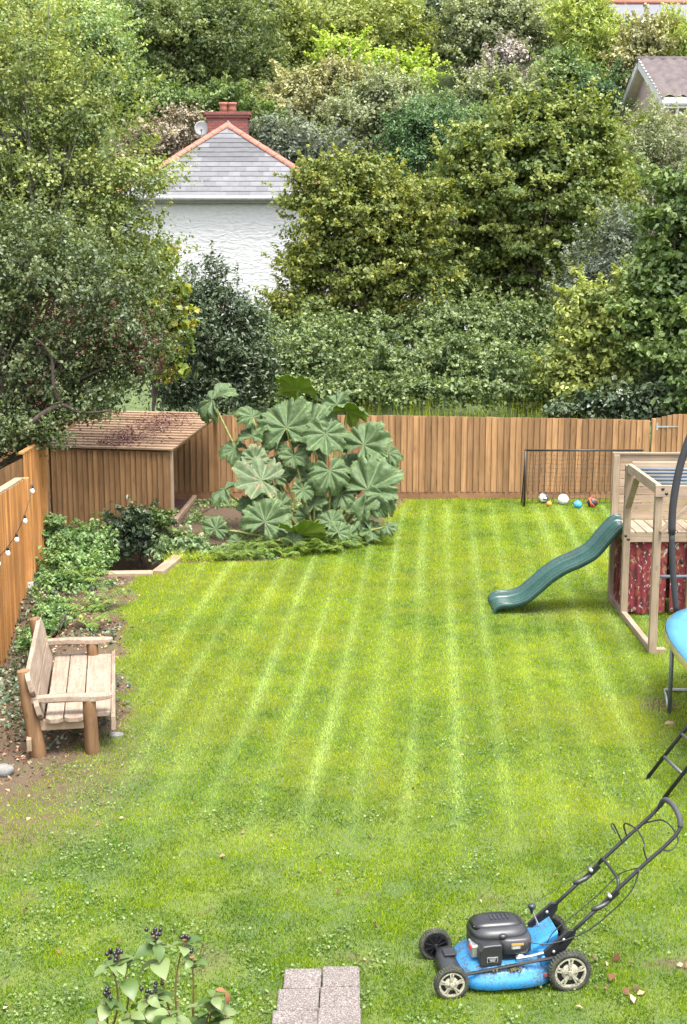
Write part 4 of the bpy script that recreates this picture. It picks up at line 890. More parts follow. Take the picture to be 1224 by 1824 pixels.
MB().tube(smooth_path([(-0.56, 0.205, 0.89), (-0.53, 0.2, 0.98), (-0.545, 0.17, 1.01), (-0.56, 0.0, 1.03), (-0.545, -0.17, 1.01), (-0.53, -0.2, 0.98), (-0.56, -0.205, 0.89)], 5), 0.006, 6).build('brake_bail', M['black'], mw, True)
MB().tube(smooth_path([(-0.66, 0.215, 0.98), (-0.72, 0.2, 0.96), (-0.80, 0.15, 1.0), (-0.82, 0.0, 1.03), (-0.80, -0.15, 1.03), (-0.72, -0.2, 1.0), (-0.64, -0.215, 0.97)], 5), 0.006, 6).build('drive_bail', M['black'], mw, True)
MB().tube(smooth_path([(-0.52, -0.2, 0.86), (-0.45, -0.19, 1.0), (-0.40, -0.1, 1.03), (-0.40, 0.0, 1.02)], 5), 0.006, 6).build('bail_arm', M['black'], mw, True)
MB().tube(smooth_path([(-0.50, 0.19, 0.84), (-0.42, 0.06, 0.74), (-0.30, 0.05, 0.62), (-0.12, 0.07, 0.48), (0.06, 0.1, 0.36), (0.12, 0.12, 0.28)], 6), 0.004, 6).build('cable', M['black'], mw, True)
MB().tube(smooth_path([(-0.50, 0.215, 0.84), (-0.44, 0.24, 0.70), (-0.30, 0.24, 0.55), (-0.12, 0.235, 0.41), (0.1, 0.22, 0.335), (0.22, 0.2, 0.33), (0.30, 0.16, 0.34)], 6), 0.0045, 6).build('cable', M['black'], mw, True)
MB().tube([(ecx - 0.12, -0.1, 0.37), (-0.20, -0.21, 0.62), (-0.35, -0.22, 0.73)], 0.0025, 5).build('starter_cord', M['engdk'], mw)
MB().tube([(0.13, -0.06, 0.33), (0.175, -0.07, 0.43)], 0.006, 6).build('lever_rod', M['metal'], mw); MB().lathe([(0.008, -0.03), (0.014, 0.0), (0.028, 0.02), (0.03, 0.035), (0.012, 0.045)], (0.18, -0.07, 0.445), seg=12).build('lever_knob', M['eng'], mw, True)
MB().box((0.16, TRK / 2 - 0.002, 0.12), (0.03, 0.012, 0.02)).build('reflector', plain('dull_red', (0.25, 0.05, 0.03), 0.5), mw)

# ------------------------------------------------------------------ concrete block path at the near edge
m, nt, n, l, b = new_mat('pink_grey_aggregate'); v = coords(n, l)
f1 = noise(n, l, v, 85, 3, 0.8); f2 = noise(n, l, v, 5, 3)
r_ = ramp(n, [(0.34, (0.045, 0.038, 0.034)), (0.46, (0.115, 0.095, 0.087)), (0.56, (0.20, 0.175, 0.16)), (0.68, (0.36, 0.33, 0.31))]); l.new(f1, r_.inputs[0])
r2 = ramp(n, [(0.4, (0.85, 0.82, 0.8)), (0.65, (1, 1, 1))]); l.new(f2, r2.inputs[0])
l.new(mixrgb(n, l, 1.0, r_.outputs[0], r2.outputs[0], 'MULTIPLY'), b.inputs['Base Color']); b.inputs['Roughness'].default_value = 0.9; bump(n, l, f1, b, 0.8, 0.01); M['agg'] = m
pp = P(640, 1722, 0.06)
path = thing('block_path', 'short path of pinkish speckled concrete blocks beside the mower', 'path', (pp.x, pp.y, 0))
for r_i in range(7):
    yb = -0.135 - r_i * 0.272
    for c_i in range(2):
        wv = 0.262 + (0.02 * min(r_i, 2) if c_i == 1 else 0.012 * min(r_i, 2)); xo = -0.131 - (0.0 if c_i == 0 else 0.266 + 0.012 * min(r_i, 2) + 0.01 * min(r_i, 2))
        mb = MB().box((xo - 0.0, yb - (0.03 if c_i == 1 else 0), 0.0 - 0.012 * r_i * 0), (wv, 0.266, 0.14))
        o = mb.build('block', M['agg'], path, bevel=0.012, seg=2); o.rotation_euler = (random.uniform(-.012, .012), random.uniform(-.012, .012), random.uniform(-.012, .012))
rock('stone', 'pale stone half sunk in soil near the bench log leg', tuple(P(206, 1312)), (0.09, 0.06, 0.03), M['stone'], 21)
rock('stone', 'grey stone lying on bare soil at the edge of the thin grass', tuple(P(6, 1380)), (0.12, 0.09, 0.07), M['stone'], 22)
rock('stone', 'brown stone on the grass between the trampoline leg and ladder', tuple(P(1193, 1292)), (0.06, 0.04, 0.03), plain('brown_stone', (0.3, 0.2, 0.12), 0.9, 0, 0.3), 23)
# ------------------------------------------------------------------ foliage
def unit(a): return a / np.maximum(np.linalg.norm(a, axis=1, keepdims=True), 1e-9)
def leaf_mesh(name, C, N, A, L, W, v, mat, fold=0.18, rg=rng):
    n_ = len(C); N = unit(N); A = unit(A - N * (A * N).sum(1, keepdims=True)); B = np.cross(N, A)
    L = np.broadcast_to(L, n_)[:, None]; W = np.broadcast_to(W, n_)[:, None]
    V = np.empty((n_, 4, 3)); V[:, 0] = C - A * L * 0.5; V[:, 2] = C + A * L * 0.5 - N * L * 0.08
    V[:, 1] = C + B * W * 0.5 + N * W * fold; V[:, 3] = C - B * W * 0.5 + N * W * fold
    i = np.arange(n_)[:, None] * 4
    F = np.concatenate([i + np.array([[0, 3, 2]]), i + np.array([[0, 2, 1]])], 1).reshape(-1, 3)
    return raw_mesh(name, V.reshape(-1, 3), F, mat, {'v': np.repeat(v, 2)})
def rand_dirs(n_, g):
    d = g.normal(size=(n_, 3)); return unit(d)
BARK = plain('grey_brown_bark', (0.085, 0.07, 0.055), 0.9, 0, 0.35, 14, 0.6)
BARKL = plain('pale_dead_twig', (0.26, 0.20, 0.15), 0.9, 0, 0.3, 14, 0.4)
TRI = [0]
def crown_points(blobs, g, n_leaf, clump, flat, shell=0.38, lift=0.5, spread=1.0):
    """blobs: (centre, (rx, ry, rz)); leaves gathered into clumps through the crown's volume"""
    areas = np.array([r[0] * r[2] for c, r in blobs]); areas = areas / areas.sum()
    Cs, Ns, vs_, cl_centres = [], [], [], []
    for (c, r), ar in zip(blobs, areas):
        nl = int(n_leaf * ar); r = np.array(r)
        k = max(8, int(6.5 * (r[0] * r[2]) / (clump * clump)))
        d = rand_dirs(k, g); rho = g.random(k) ** shell * g.uniform(0.82, 1.08, k)
        cc = np.array(c) + d * r * rho[:, None]
        cs = clump * g.uniform(0.6, 1.35, k)
        who = g.integers(0, k, nl)
        off = g.normal(size=(nl, 3)) * np.array([1, 1, flat]) * cs[who][:, None] * 0.50 * spread
        pts = cc[who] + off
        nn = d[who] * 0.55 + np.array([0, 0, lift]) + g.normal(size=(nl, 3)) * 0.55 + off / clump * 0.25
        cv = g.random(k); Cs.append(pts); Ns.append(nn); vs_.append(np.clip(0.62 * cv[who] + 0.38 * g.random(nl), 0, 1)); cl_centres.append(cc[rho > 0.55])
        # young shoots standing out of the crown break its outline
        ks = max(6, k // 2); ns = max(1, int(nl * 0.2 / ks)); ds = rand_dirs(ks, g); ds[:, 2] = np.abs(ds[:, 2]) * 0.9 - 0.15; ds = unit(ds)
        ps = np.array(c) + ds * r * g.uniform(0.85, 1.0, ks)[:, None]; gd = unit(ds + np.array([0, 0, 0.5]) + g.normal(size=(ks, 3)) * 0.4); ln = clump * g.uniform(0.7, 2.4, ks)
        t_ = g.random((ks, ns)); q_ = ps[:, None] + gd[:, None] * (ln[:, None] * t_)[..., None] + g.normal(size=(ks, ns, 3)) * clump * 0.10
        Cs.append(q_.reshape(-1, 3)); Ns.append((np.repeat(gd, ns, 0) * 0.4 + g.normal(size=(ks * ns, 3)) * 0.6 + np.array([0, 0, lift]))); vs_.append(np.clip(0.35 + 0.65 * g.random(ks * ns), 0, 1))
    return np.concatenate(Cs), np.concatenate(Ns), np.concatenate(vs_), np.concatenate(cl_centres)
def plant(name, label, cat, mat, blobs, Y, n_leaf, leaf_px=7, clump_px=32, flat=0.5, seed=0, base=None, trunk_r=0.1, limbs=34, group=None, aspect=0.6, shell=0.38, bark=None, kind=None, lift=0.5, floor=None, twig=1.0, leafpart='crown', depth=0.8, stems=1):
    """blobs: (px, py, rx, ry[, dY]) as measured on the photograph, Y the distance of the plant from the camera in metres"""
    g = np.random.default_rng(seed + 100); W_ = []
    for bl in blobs:
        yy = Y + (bl[4] if len(bl) > 4 else 0); c = Q(bl[0], bl[1], yy); s = ppm(yy); W_.append((np.array(c), (bl[2] / s, min(bl[2], bl[3] * 1.3) / s * depth, bl[3] / s)))
    s = ppm(Y)
    if base is None: bx = float(np.mean([w[0][0] for w in W_])); base = (bx, Y)
    bz = float(H(base[0], base[1])) - 0.05; B0 = np.array([base[0], base[1], bz])
    C, N, v, cc = crown_points(W_, g, n_leaf, clump_px / s, flat, shell, lift)
    keep = C[:, 2] > H(C[:, 0], C[:, 1]) + 0.02
    if floor is not None: keep &= C[:, 2] > floor
    C, N, v = C[keep], N[keep], v[keep]
    L = leaf_px / s * g.uniform(0.45, 1.5, len(C)); A = g.normal(size=(len(C), 3)) + np.array([0, 0, -0.35])
    root = thing(name, label, cat, tuple(B0), 0, group)
    if kind: root['kind'] = kind
    me = leaf_mesh(leafpart, C - B0, N, A, L, L * aspect, v, mat); link(leafpart, me, root); TRI[0] += len(C) * 2
    # trunk and limbs reach the clumps
    top = np.mean([w[0] for w in W_], 0) - B0; mb = MB()
    lo_ = min(w[0][2] - w[1][2] for w in W_) - bz
    for q in range(stems):
        jx = (g.random(2) - 0.5) * (0.9 if stems > 1 else 0.1)
        mid = Vector((top[0] * 0.45 + jx[0], top[1] * 0.45 + jx[1], max(0.3, top[2] * 0.5))); tp = Vector((top[0] + jx[0], top[1] + jx[1], top[2] * 1.05))
        tpth = smooth_path([(jx[0] * 0.4, jx[1] * 0.4, 0), mid, tp], 5); nn_ = len(tpth)
        mb.tube(tpth, [trunk_r * (1 - 0.72 * i / (nn_ - 1)) for i in range(nn_)], 8)
    sel = g.permutation(len(cc))[:limbs]
    for i in sel:
        e = Vector(cc[i] - B0); t = g.uniform(0.35, 0.95); k = min(nn_ - 1, int(t * (nn_ - 1))); st__ = tpth[k]
        m_ = (st__ + e) / 2 + Vector((g.normal() * 0.1, g.normal() * 0.1, -0.12 * (e - st__).length * g.random())); pth = smooth_path([st__, m_, e], 3)
        r0 = trunk_r * 0.30 * twig; mb.tube(pth, [max(0.004, r0 * (1 - 0.8 * j / (len(pth) - 1))) for j in range(len(pth))], 4, cap=False)
    mb.build('trunk', bark or BARK, root, True)
    return root
def lm(name, *cols, t=0.3, rough=0.5):
    k = len(cols); return leafmat(name, [(i / (k - 1) * 0.9 + 0.05, c) for i, c in enumerate(cols)], t, rough)
G = {  # woodland slope colours are lightened in place of haze
 'hazel': lm('hazel_leaf', (0.06, 0.09, 0.02), (0.11, 0.145, 0.032), (0.175, 0.205, 0.046), (0.29, 0.29, 0.062)),
 'hazel2': lm('hazel_leaf_fresh', (0.055, 0.088, 0.022), (0.10, 0.145, 0.036), (0.16, 0.205, 0.054), (0.27, 0.29, 0.07)),
 'haw': lm('hawthorn_leaf', (0.03, 0.048, 0.02), (0.06, 0.085, 0.034), (0.10, 0.135, 0.055), (0.19, 0.225, 0.10), rough=0.35),
 'hawtop': lm('hawthorn_leaf_yellowing', (0.06, 0.095, 0.026), (0.115, 0.16, 0.044), (0.19, 0.235, 0.066), (0.31, 0.335, 0.09), rough=0.4),
 'lime': lm('yellowing_maple_leaf', (0.06, 0.105, 0.018), (0.11, 0.165, 0.024), (0.19, 0.235, 0.03), (0.32, 0.28, 0.035)),
 'ever': lm('dark_evergreen_leaf', (0.02, 0.036, 0.018), (0.04, 0.064, 0.03), (0.075, 0.105, 0.052), (0.15, 0.185, 0.11), t=0.12, rough=0.3),
 'laurel': lm('laurel_leaf', (0.02, 0.05, 0.016), (0.036, 0.085, 0.024), (0.07, 0.135, 0.042), (0.12, 0.20, 0.07), t=0.15, rough=0.3),
 'laurell': lm('pale_laurel_leaf', (0.065, 0.125, 0.045), (0.11, 0.185, 0.075), (0.18, 0.25, 0.115), (0.27, 0.34, 0.18), t=0.2, rough=0.35),
 'bramble': lm('bramble_leaf', (0.04, 0.07, 0.024), (0.08, 0.12, 0.042), (0.14, 0.19, 0.072), (0.26, 0.31, 0.14)),
 'mid': lm('mid_green_leaf', (0.04, 0.078, 0.022), (0.08, 0.13, 0.036), (0.13, 0.19, 0.058), (0.22, 0.28, 0.095)),
 'bright': lm('bright_yellow_green_leaf', (0.162, 0.258, 0.0324), (0.246, 0.354, 0.0468), (0.342, 0.438, 0.066), (0.438, 0.5, 0.102), t=0.35),
 'olive': lm('olive_yellow_leaf', (0.096, 0.126, 0.0348), (0.174, 0.216, 0.054), (0.27, 0.312, 0.0804), (0.39, 0.408, 0.126)),
 'dark': lm('dark_woodland_leaf', (0.0492, 0.0756, 0.03), (0.0876, 0.126, 0.0444), (0.144, 0.186, 0.0636), (0.234, 0.27, 0.102)),
 'grey': lm('grey_green_leaf', (0.102, 0.126, 0.066), (0.168, 0.198, 0.102), (0.246, 0.276, 0.15), (0.354, 0.378, 0.222)),
 'greyb': lm('blue_grey_leaf', (0.06, 0.08, 0.055), (0.105, 0.13, 0.092), (0.165, 0.195, 0.145), (0.25, 0.28, 0.215)),
 'brown': lm('dry_brown_leaf', (0.14, 0.11, 0.075), (0.21, 0.17, 0.12), (0.29, 0.24, 0.175), (0.36, 0.33, 0.22), t=0.15),
 'olbrown': lm('browning_leaf', (0.138, 0.144, 0.06), (0.222, 0.222, 0.096), (0.306, 0.3, 0.138), (0.414, 0.39, 0.198), t=0.2),
 'mauve': lm('mauve_grey_twig_leaf', (0.198, 0.168, 0.15), (0.27, 0.234, 0.21), (0.342, 0.306, 0.27), (0.402, 0.378, 0.294), t=0.1),
 'pale': lm('pale_fresh_leaf', (0.114, 0.186, 0.072), (0.186, 0.27, 0.108), (0.27, 0.354, 0.15), (0.366, 0.45, 0.21), t=0.35),
 'bamboo': lm('bamboo_leaf', (0.186, 0.246, 0.06), (0.282, 0.354, 0.09), (0.378, 0.45, 0.126), (0.5, 0.5, 0.186), t=0.35),
 'berry': lm('hawthorn_berry', (0.07, 0.016, 0.018), (0.10, 0.022, 0.024), (0.14, 0.035, 0.032), (0.17, 0.06, 0.045), t=0.0, rough=0.3),
 'ground': lm('low_herb_leaf', (0.0655, 0.131, 0.0408), (0.116, 0.204, 0.0655), (0.189, 0.291, 0.109), (0.291, 0.393, 0.16), rough=0.45),
 'ivy': lm('ivy_leaf', (0.0291, 0.051, 0.0262), (0.0582, 0.0874, 0.0437), (0.102, 0.139, 0.0801), (0.189, 0.218, 0.146), t=0.12, rough=0.3),
 'litter': lm('fallen_leaf', (0.10, 0.045, 0.022), (0.18, 0.09, 0.05), (0.3, 0.18, 0.1), (0.42, 0.3, 0.2), t=0.05, rough=0.85),
}
# --- left: hawthorn, and the taller tree behind it
haw = plant('hawthorn_tree', 'hawthorn with red berries leaning over the log store roof and golden fence', 'tree', G['haw'],
      [(40, 470, 130, 120), (150, 520, 150, 110, -0.3), (215, 600, 95, 75, -0.4), (60, 640, 130, 100), (150, 690, 90, 60, -0.3), (20, 760, 90, 55, -0.5), (235, 655, 50, 45, -0.3), (-120, 560, 160, 190), (70, 765, 60, 36, -0.9), (-20, 800, 70, 44, -0.9), (150, 735, 50, 22, -0.7)], 22.4, 60000, 6.3, 28, 0.5, 1, base=(-7.6, 22.9), trunk_r=0.15, limbs=90, aspect=0.7, floor=1.2)
g = np.random.default_rng(77)
bp = []
for (px_, py_, rx_, ry_, k) in ((215, 590, 100, 70, 1400), (130, 560, 90, 60, 700), (270, 640, 40, 50, 500), (70, 680, 40, 70, 250), (95, 570, 40, 60, 260)):
    cs_ = Q(px_, py_, 21.9); s = ppm(21.9); cen = np.array(cs_) + g.normal(size=(k // 7, 3)) * np.array([rx_ / s * 0.5, 0.5, ry_ / s * 0.5]); bp.append(cen[g.integers(0, len(cen), k)] + g.normal(size=(k, 3)) * 0.035)
bp = np.concatenate(bp); B0 = np.array(haw.location); ba = leaf_mesh('berries', bp - B0, rand_dirs(len(bp), g), rand_dirs(len(bp), g), 0.026, 0.026, g.random(len(bp)), G['berry'], 0.5)
bo = link('berries', ba, haw); bo['kind'] = 'stuff'
# gnarled low limb reaching over the shed
lmb = MB(); lpts = [tuple(Q(-60, 815, 21.6) - haw.location), tuple(Q(20, 785, 21.5) - haw.location), tuple(Q(70, 742, 21.5) - haw.location), tuple(Q(110, 722, 21.5) - haw.location), tuple(Q(145, 735, 21.5) - haw.location), tuple(Q(200, 731, 21.5) - haw.location)]
lp_ = smooth_path(lpts, 5); lmb.tube(lp_, [0.075 * (1 - 0.85 * i / (len(lp_) - 1)) for i in range(len(lp_))], 8)
lp2 = smooth_path([lpts[3], tuple(Q(96, 690, 21.4) - haw.location), tuple(Q(90, 630, 21.4) - haw.location), tuple(Q(60, 600, 21.4) - haw.location)], 5); lmb.tube(lp2, [0.035 * (1 - 0.6 * i / (len(lp2) - 1)) for i in range(len(lp2))], 6)
lmb.build('limb', plain('red_brown_bark', (0.06, 0.042, 0.034), 0.9, 0, 0.35, 14, 0.6), haw, True)
plant('lichen_tree', 'tall loose yellow-green tree with bare twigs rising behind the berry hawthorn', 'tree', G['hawtop'],
      [(60, 110, 130, 110), (150, 190, 110, 90), (70, 260, 150, 120), (190, 330, 110, 90), (60, 390, 160, 110), (210, 420, 90, 70), (-110, 250, 150, 260), (255, 310, 70, 40, -0.3), (240, 470, 70, 60)], 24.5, 54000, 6.3, 36, 0.42, 2, base=(-7.2, 25.6), trunk_r=0.16, limbs=150, aspect=0.7, shell=0.45, bark=plain('lichen_bark', (0.2, 0.19, 0.15), 0.9, 0, 0.4, 14, 0.5), twig=0.8)
plant('maple_sapling', 'young maple with lime and yellow leaves between the hawthorn and the dark evergreen', 'tree', G['lime'], [(270, 530, 55, 70), (305, 580, 30, 45), (300, 640, 24, 40), (255, 470, 50, 40)], 29.6, 3600, 11, 22, 0.5, 3, base=(-4.3, 29.9), trunk_r=0.05, limbs=18, aspect=0.9)
plant('evergreen_shrub', 'dark glossy evergreen shrub with upright shoots behind the log store', 'shrub', G['ever'],
      [(390, 600, 80, 100), (340, 640, 70, 80), (430, 650, 60, 70), (350, 545, 32, 70), (385, 530, 22, 65), (320, 700, 80, 40), (410, 700, 70, 40), (445, 600, 25, 50)], 31.5, 24000, 8, 22, 1.0, 4, trunk_r=0.12, limbs=40, aspect=0.42, lift=0.3)
# --- hazels in the middle
plant('hazel_tree', 'bushy hazel with yellowing tips hiding the right side of the white cottage', 'tree', G['hazel'],
      [(605, 400, 90, 85), (580, 335, 60, 48), (650, 390, 90, 75), (565, 465, 55, 50), (640, 490, 120, 80), (560, 560, 90, 60), (700, 450, 80, 80), (760, 380, 60, 60), (522, 362, 24, 18), (500, 600, 70, 60), (640, 320, 40, 40), (720, 345, 40, 34), (760, 510, 60, 40), (690, 545, 60, 36), (605, 300, 16, 26), (560, 305, 14, 20), (665, 300, 12, 24)], 36.0, 78000, 6.2, 24, 0.42, 5, trunk_r=0.14, limbs=70, aspect=0.75, stems=4)
plant('hazel_tree', 'largest round-headed hazel below the pink house', 'tree', G['hazel2'],
      [(960, 330, 150, 120), (900, 260, 90, 70), (1000, 240, 90, 60), (860, 400, 90, 90), (1040, 350, 80, 90), (940, 440, 130, 80), (830, 330, 60, 60), (970, 205, 50, 30), (1060, 260, 50, 50), (800, 470, 60, 60), (850, 490, 80, 60), (900, 530, 80, 45), (970, 520, 70, 45), (1010, 200, 24, 30), (920, 195, 24, 26), (800, 290, 24, 24)], 38.0, 88000, 6.8, 26, 0.36, 6, trunk_r=0.16, limbs=80, aspect=0.8, stems=4)
plant('tall_shrub', 'tall green shrub with broad pale leaves at the gate end of the long fence', 'tree', G['mid'],
      [(1200, 400, 60, 80), (1180, 500, 60, 80), (1215, 340, 50, 55), (1150, 590, 80, 80), (1220, 560, 70, 120), (1190, 680, 60, 60), (1300, 460, 90, 220), (1230, 650, 60, 110, -0.8)], 30.5, 30000, 10, 30, 0.45, 7, base=(8.8, 31.2), trunk_r=0.12, limbs=50, aspect=0.65)
plant('yellow_shrub', 'loose yellow-green shrub growing over the long fence next to the gate', 'shrub', G['olive'],
      [(1060, 600, 70, 60), (1010, 670, 60, 50), (1090, 660, 70, 60), (1060, 540, 50, 40), (1120, 560, 40, 60)], 31.0, 15000, 8.5, 26, 0.45, 8, trunk_r=0.06, limbs=40, aspect=0.6)
plant('ivy_shrub', 'dark ivy mass along the top of the fence beside the gate', 'shrub', G['ever'], [(1150, 715, 60, 32), (1080, 722, 60, 26), (1020, 732, 50, 18), (1190, 705, 50, 40)], 29.8, 8000, 8, 20, 0.6, 9, trunk_r=0.04, limbs=14, aspect=0.8)
plant('grey_shrub', 'blue-grey thorny shrub tucked behind the largest hazel', 'shrub', G['greyb'], [(1080, 470, 55, 60), (1040, 530, 60, 50), (1110, 410, 40, 50)], 35.0, 9000, 6.5, 26, 0.5, 10, trunk_r=0.06, limbs=40, aspect=0.5)
plant('willow', 'wispy grey-green willow growing in front of the pink house wall', 'tree', G['grey'], [(1130, 290, 60, 80), (1180, 260, 55, 60), (1215, 300, 40, 80), (1110, 350, 50, 60), (1160, 220, 30, 36)], 42.5, 14000, 6.5, 24, 0.9, 11, trunk_r=0.08, limbs=60, aspect=0.35)
# --- bramble bank behind the long fence
gbr = [(x, 655 + 12 * math.sin(x * 0.021), 62, 52, random.uniform(-1, 1)) for x in range(470, 1010, 48)] + [(x, 590 + 14 * math.sin(x * 0.013), 60, 46, random.uniform(1.0, 3)) for x in range(480, 1060, 46)] + [(x, 702, 60, 30, random.uniform(-1.8, -1)) for x in range(490, 1000, 56)]
br = plant('bramble_bank', 'tangled bramble and fern bank rising behind the long brown fence', 'bramble', G['bramble'], gbr, 33.0, 76000, 6.3, 17, 0.45, 12, trunk_r=0.02, limbs=60, aspect=0.75, kind='stuff', leafpart='leaves')
# --- wooded slope behind: each tree measured one by one
WOOD = [  # haze over these trees is painted into their paler leaf colours
 ('woodland_tree', 'dark green broadleaf tree rising left of the red chimney', 'dark', 62, [(330, 70, 110, 90), (270, 40, 70, 60), (400, 60, 80, 80), (350, 160, 110, 60)], 30000),
 ('woodland_tree', 'deep green tree between the chimney and the yellow-crowned oak', 'dark', 66, [(430, 110, 70, 90), (450, 30, 60, 60), (480, 160, 60, 50)], 14000),
 ('woodland_tree', 'pale fresh green tree at the left end of the wooded slope', 'pale', 58, [(160, 50, 70, 60), (130, 110, 60, 60), (190, 100, 50, 50)], 12000),
 ('woodland_tree', 'broad olive-yellow crowned oak at the top of the slope above the cottage', 'olive', 70, [(600, 40, 130, 60), (540, 80, 90, 60), (680, 60, 80, 60), (500, 40, 60, 50), (620, 90, 60, 50), (730, 90, 40, 60), (520, 140, 60, 40)], 32000),
 ('bright_shrub', 'brilliant lime green shrub in the middle of the slope', 'bright', 62, [(640, 105, 70, 30), (700, 130, 60, 30), (600, 90, 40, 24), (735, 145, 34, 26)], 11000),
 ('woodland_tree', 'grey-olive scrubby tree right behind the chimney', 'olbrown', 58, [(560, 170, 80, 50), (520, 200, 60, 40), (600, 140, 50, 30)], 13000),
 ('woodland_tree', 'grey-green tree with rusty patches uphill of the middle hazel', 'grey', 56, [(660, 200, 80, 50), (700, 170, 60, 40), (620, 250, 70, 45), (680, 260, 40, 40)], 16000),
 ('grey_shrub', 'silvery shrub rising over the right slope of the cottage roof', 'greyb', 53, [(530, 250, 60, 40), (490, 270, 40, 40), (570, 280, 60, 34), (475, 235, 30, 26)], 9000),
 ('laurel', 'dark green laurel block between the two hazels', 'laurel', 50, [(750, 260, 60, 55), (720, 300, 45, 40), (790, 240, 40, 40), (740, 215, 40, 26), (710, 250, 30, 40)], 15000),
 ('laurel', 'pale topped laurel hedge uphill of the large hazel', 'laurell', 54, [(810, 205, 60, 26), (770, 195, 40, 20), (840, 225, 36, 24)], 7000),
 ('conifer', 'dark narrow evergreen at the top of the slope', 'ever', 72, [(780, 60, 34, 60), (770, 130, 36, 50), (800, 20, 34, 40)], 9000),
 ('woodland_tree', 'grey-brown twiggy tree at the top of the slope beside the bamboo', 'grey', 68, [(880, 50, 80, 60), (940, 60, 60, 60), (850, 110, 60, 50), (900, 10, 60, 40), (830, 50, 50, 50)], 24000),
 ('bare_shrub', 'mauve-grey half-bare shrub amid the grey trees', 'mauve', 61, [(905, 105, 40, 26), (880, 130, 30, 20)], 4000),
 ('woodland_tree', 'grey-green rounded shrub tree above the largest hazel', 'grey', 57, [(890, 160, 60, 34), (930, 180, 50, 30), (850, 180, 40, 26)], 9000),
 ('woodland_tree', 'mid green tree between bamboo and largest hazel', 'mid', 58, [(1000, 130, 50, 40), (1040, 170, 40, 36), (980, 170, 50, 30)], 10000),
 ('holly', 'dark green round holly left of the pink house', 'laurel', 54, [(1065, 155, 30, 34), (1075, 190, 30, 26)], 5000),
 ('woodland_tree', 'browning tree rising behind the pink house gable', 'olbrown', 62, [(1150, 80, 36, 42), (1130, 120, 40, 40), (1155, 52, 22, 20)], 11000),
 ('bare_bush', 'dry brown bramble bush left of the chimney', 'brown', 53, [(290, 250, 60, 40), (330, 225, 40, 26), (250, 270, 40, 40)], 11000),
 ('woodland_tree', 'mid green shrub tree uphill of the dry brown bush', 'mid', 57, [(270, 190, 60, 40), (330, 190, 50, 30), (220, 170, 50, 50), (400, 180, 40, 34)], 14000),
 ('woodland_tree', 'olive tree standing at the far left edge of the slope', 'olive', 56, [(40, 30, 90, 50), (0, 90, 90, 60), (-60, 20, 90, 70), (90, 150, 60, 60)], 12000),
 ('laurel', 'green laurel close to the right side of the chimney', 'mid', 54, [(462, 215, 26, 30), (445, 245, 24, 20)], 3500),
]
for i, (nm, lb, mt, Y_, bl, nl) in enumerate(WOOD):
    nl = int(nl * 1.1)
    sg = {'bare_bush': BARKL, 'bare_shrub': BARKL}.get(nm)
    plant(nm, lb, 'tree' if 'tree' in nm or nm == 'conifer' else 'shrub', G[mt], bl, Y_, nl, 5.6, 20, 0.6, 40 + i, trunk_r=0.13, limbs=40 if not sg else 160, aspect=0.62 if mt not in ('laurel', 'laurell') else 0.4, bark=sg, twig=1.0 if not sg else 0.7, group='trees on the wooded slope')
# bamboo: upright canes with narrow hanging leaves
for i, (lb, Y_, bl, nl) in enumerate([('tall yellow-green bamboo clump at the top of the slope left of the brown tree', 64, [(1050, 70, 45, 60), (1020, 40, 36, 50), (1090, 85, 30, 45), (1055, 20, 28, 35)], 15000), ('pale bamboo clump half hidden behind the pink house roof', 63, [(1200, 75, 22, 40), (1222, 95, 26, 45), (1190, 55, 16, 24)], 7000), ]):
    plant('bamboo', lb, 'bamboo', G['bamboo'], bl, Y_, nl, 9, 16, 2.2, 70 + i, trunk_r=0.05, limbs=60, aspect=0.24, bark=plain('bamboo_cane_%d' % i, (0.35, 0.36, 0.1), 0.5), lift=0.05, stems=6)
# filler wood behind everything, one mass that cannot be counted
g = np.random.default_rng(5); fl_ = []
for Y_ in (74, 82, 90):
    for px_ in range(-160, 1400, 105):
        xw = Q(px_, 400, Y_).x; zt = float(H(xw, Y_)); s = ppm(Y_); p_ = 465 - (zt + 1.6 - 5) * s * 1.0
        fl_.append((px_ + random.uniform(-30, 30), p_ - random.uniform(-30, 30), 80, 80, Y_ - 70))
ob = plant('distant_wood', 'continuous mass of woodland foliage covering the far slope', 'wood', G['dark'], fl_, 70.0, 30000, 9, 34, 0.6, 90, trunk_r=0.02, limbs=0, aspect=0.7, kind='stuff', leafpart='leaves', shell=0.6)
p_ = Q(673, 109, 63.5); po = thing('white_post', 'small white post poking out of the lime green shrub', 'post', (p_.x, p_.y, float(H(p_.x, p_.y)) - 0.2)); hh = p_.z + 0.14 - po.location.z
MB().box((0, 0, hh / 2), (0.12, 0.12, hh)).build('shaft', white, po); MB().box((0, 0, hh + 0.02), (0.17, 0.17, 0.05)).build('cap', white, po, bevel=0.01)
p_ = Q(627, 318, 44.0); po = thing('white_post', 'white post with a cable seen over the top of the middle hazel', 'post', (p_.x, p_.y, float(H(p_.x, p_.y)) - 0.2)); hh = p_.z + 0.2 - po.location.z
MB().box((0, 0, hh / 2), (0.16, 0.16, hh)).build('shaft', white, po); MB().tube([(0, 0, hh), (0.4, 0, hh + 0.5)], 0.012, 5).build('cable', M['steel'], po)

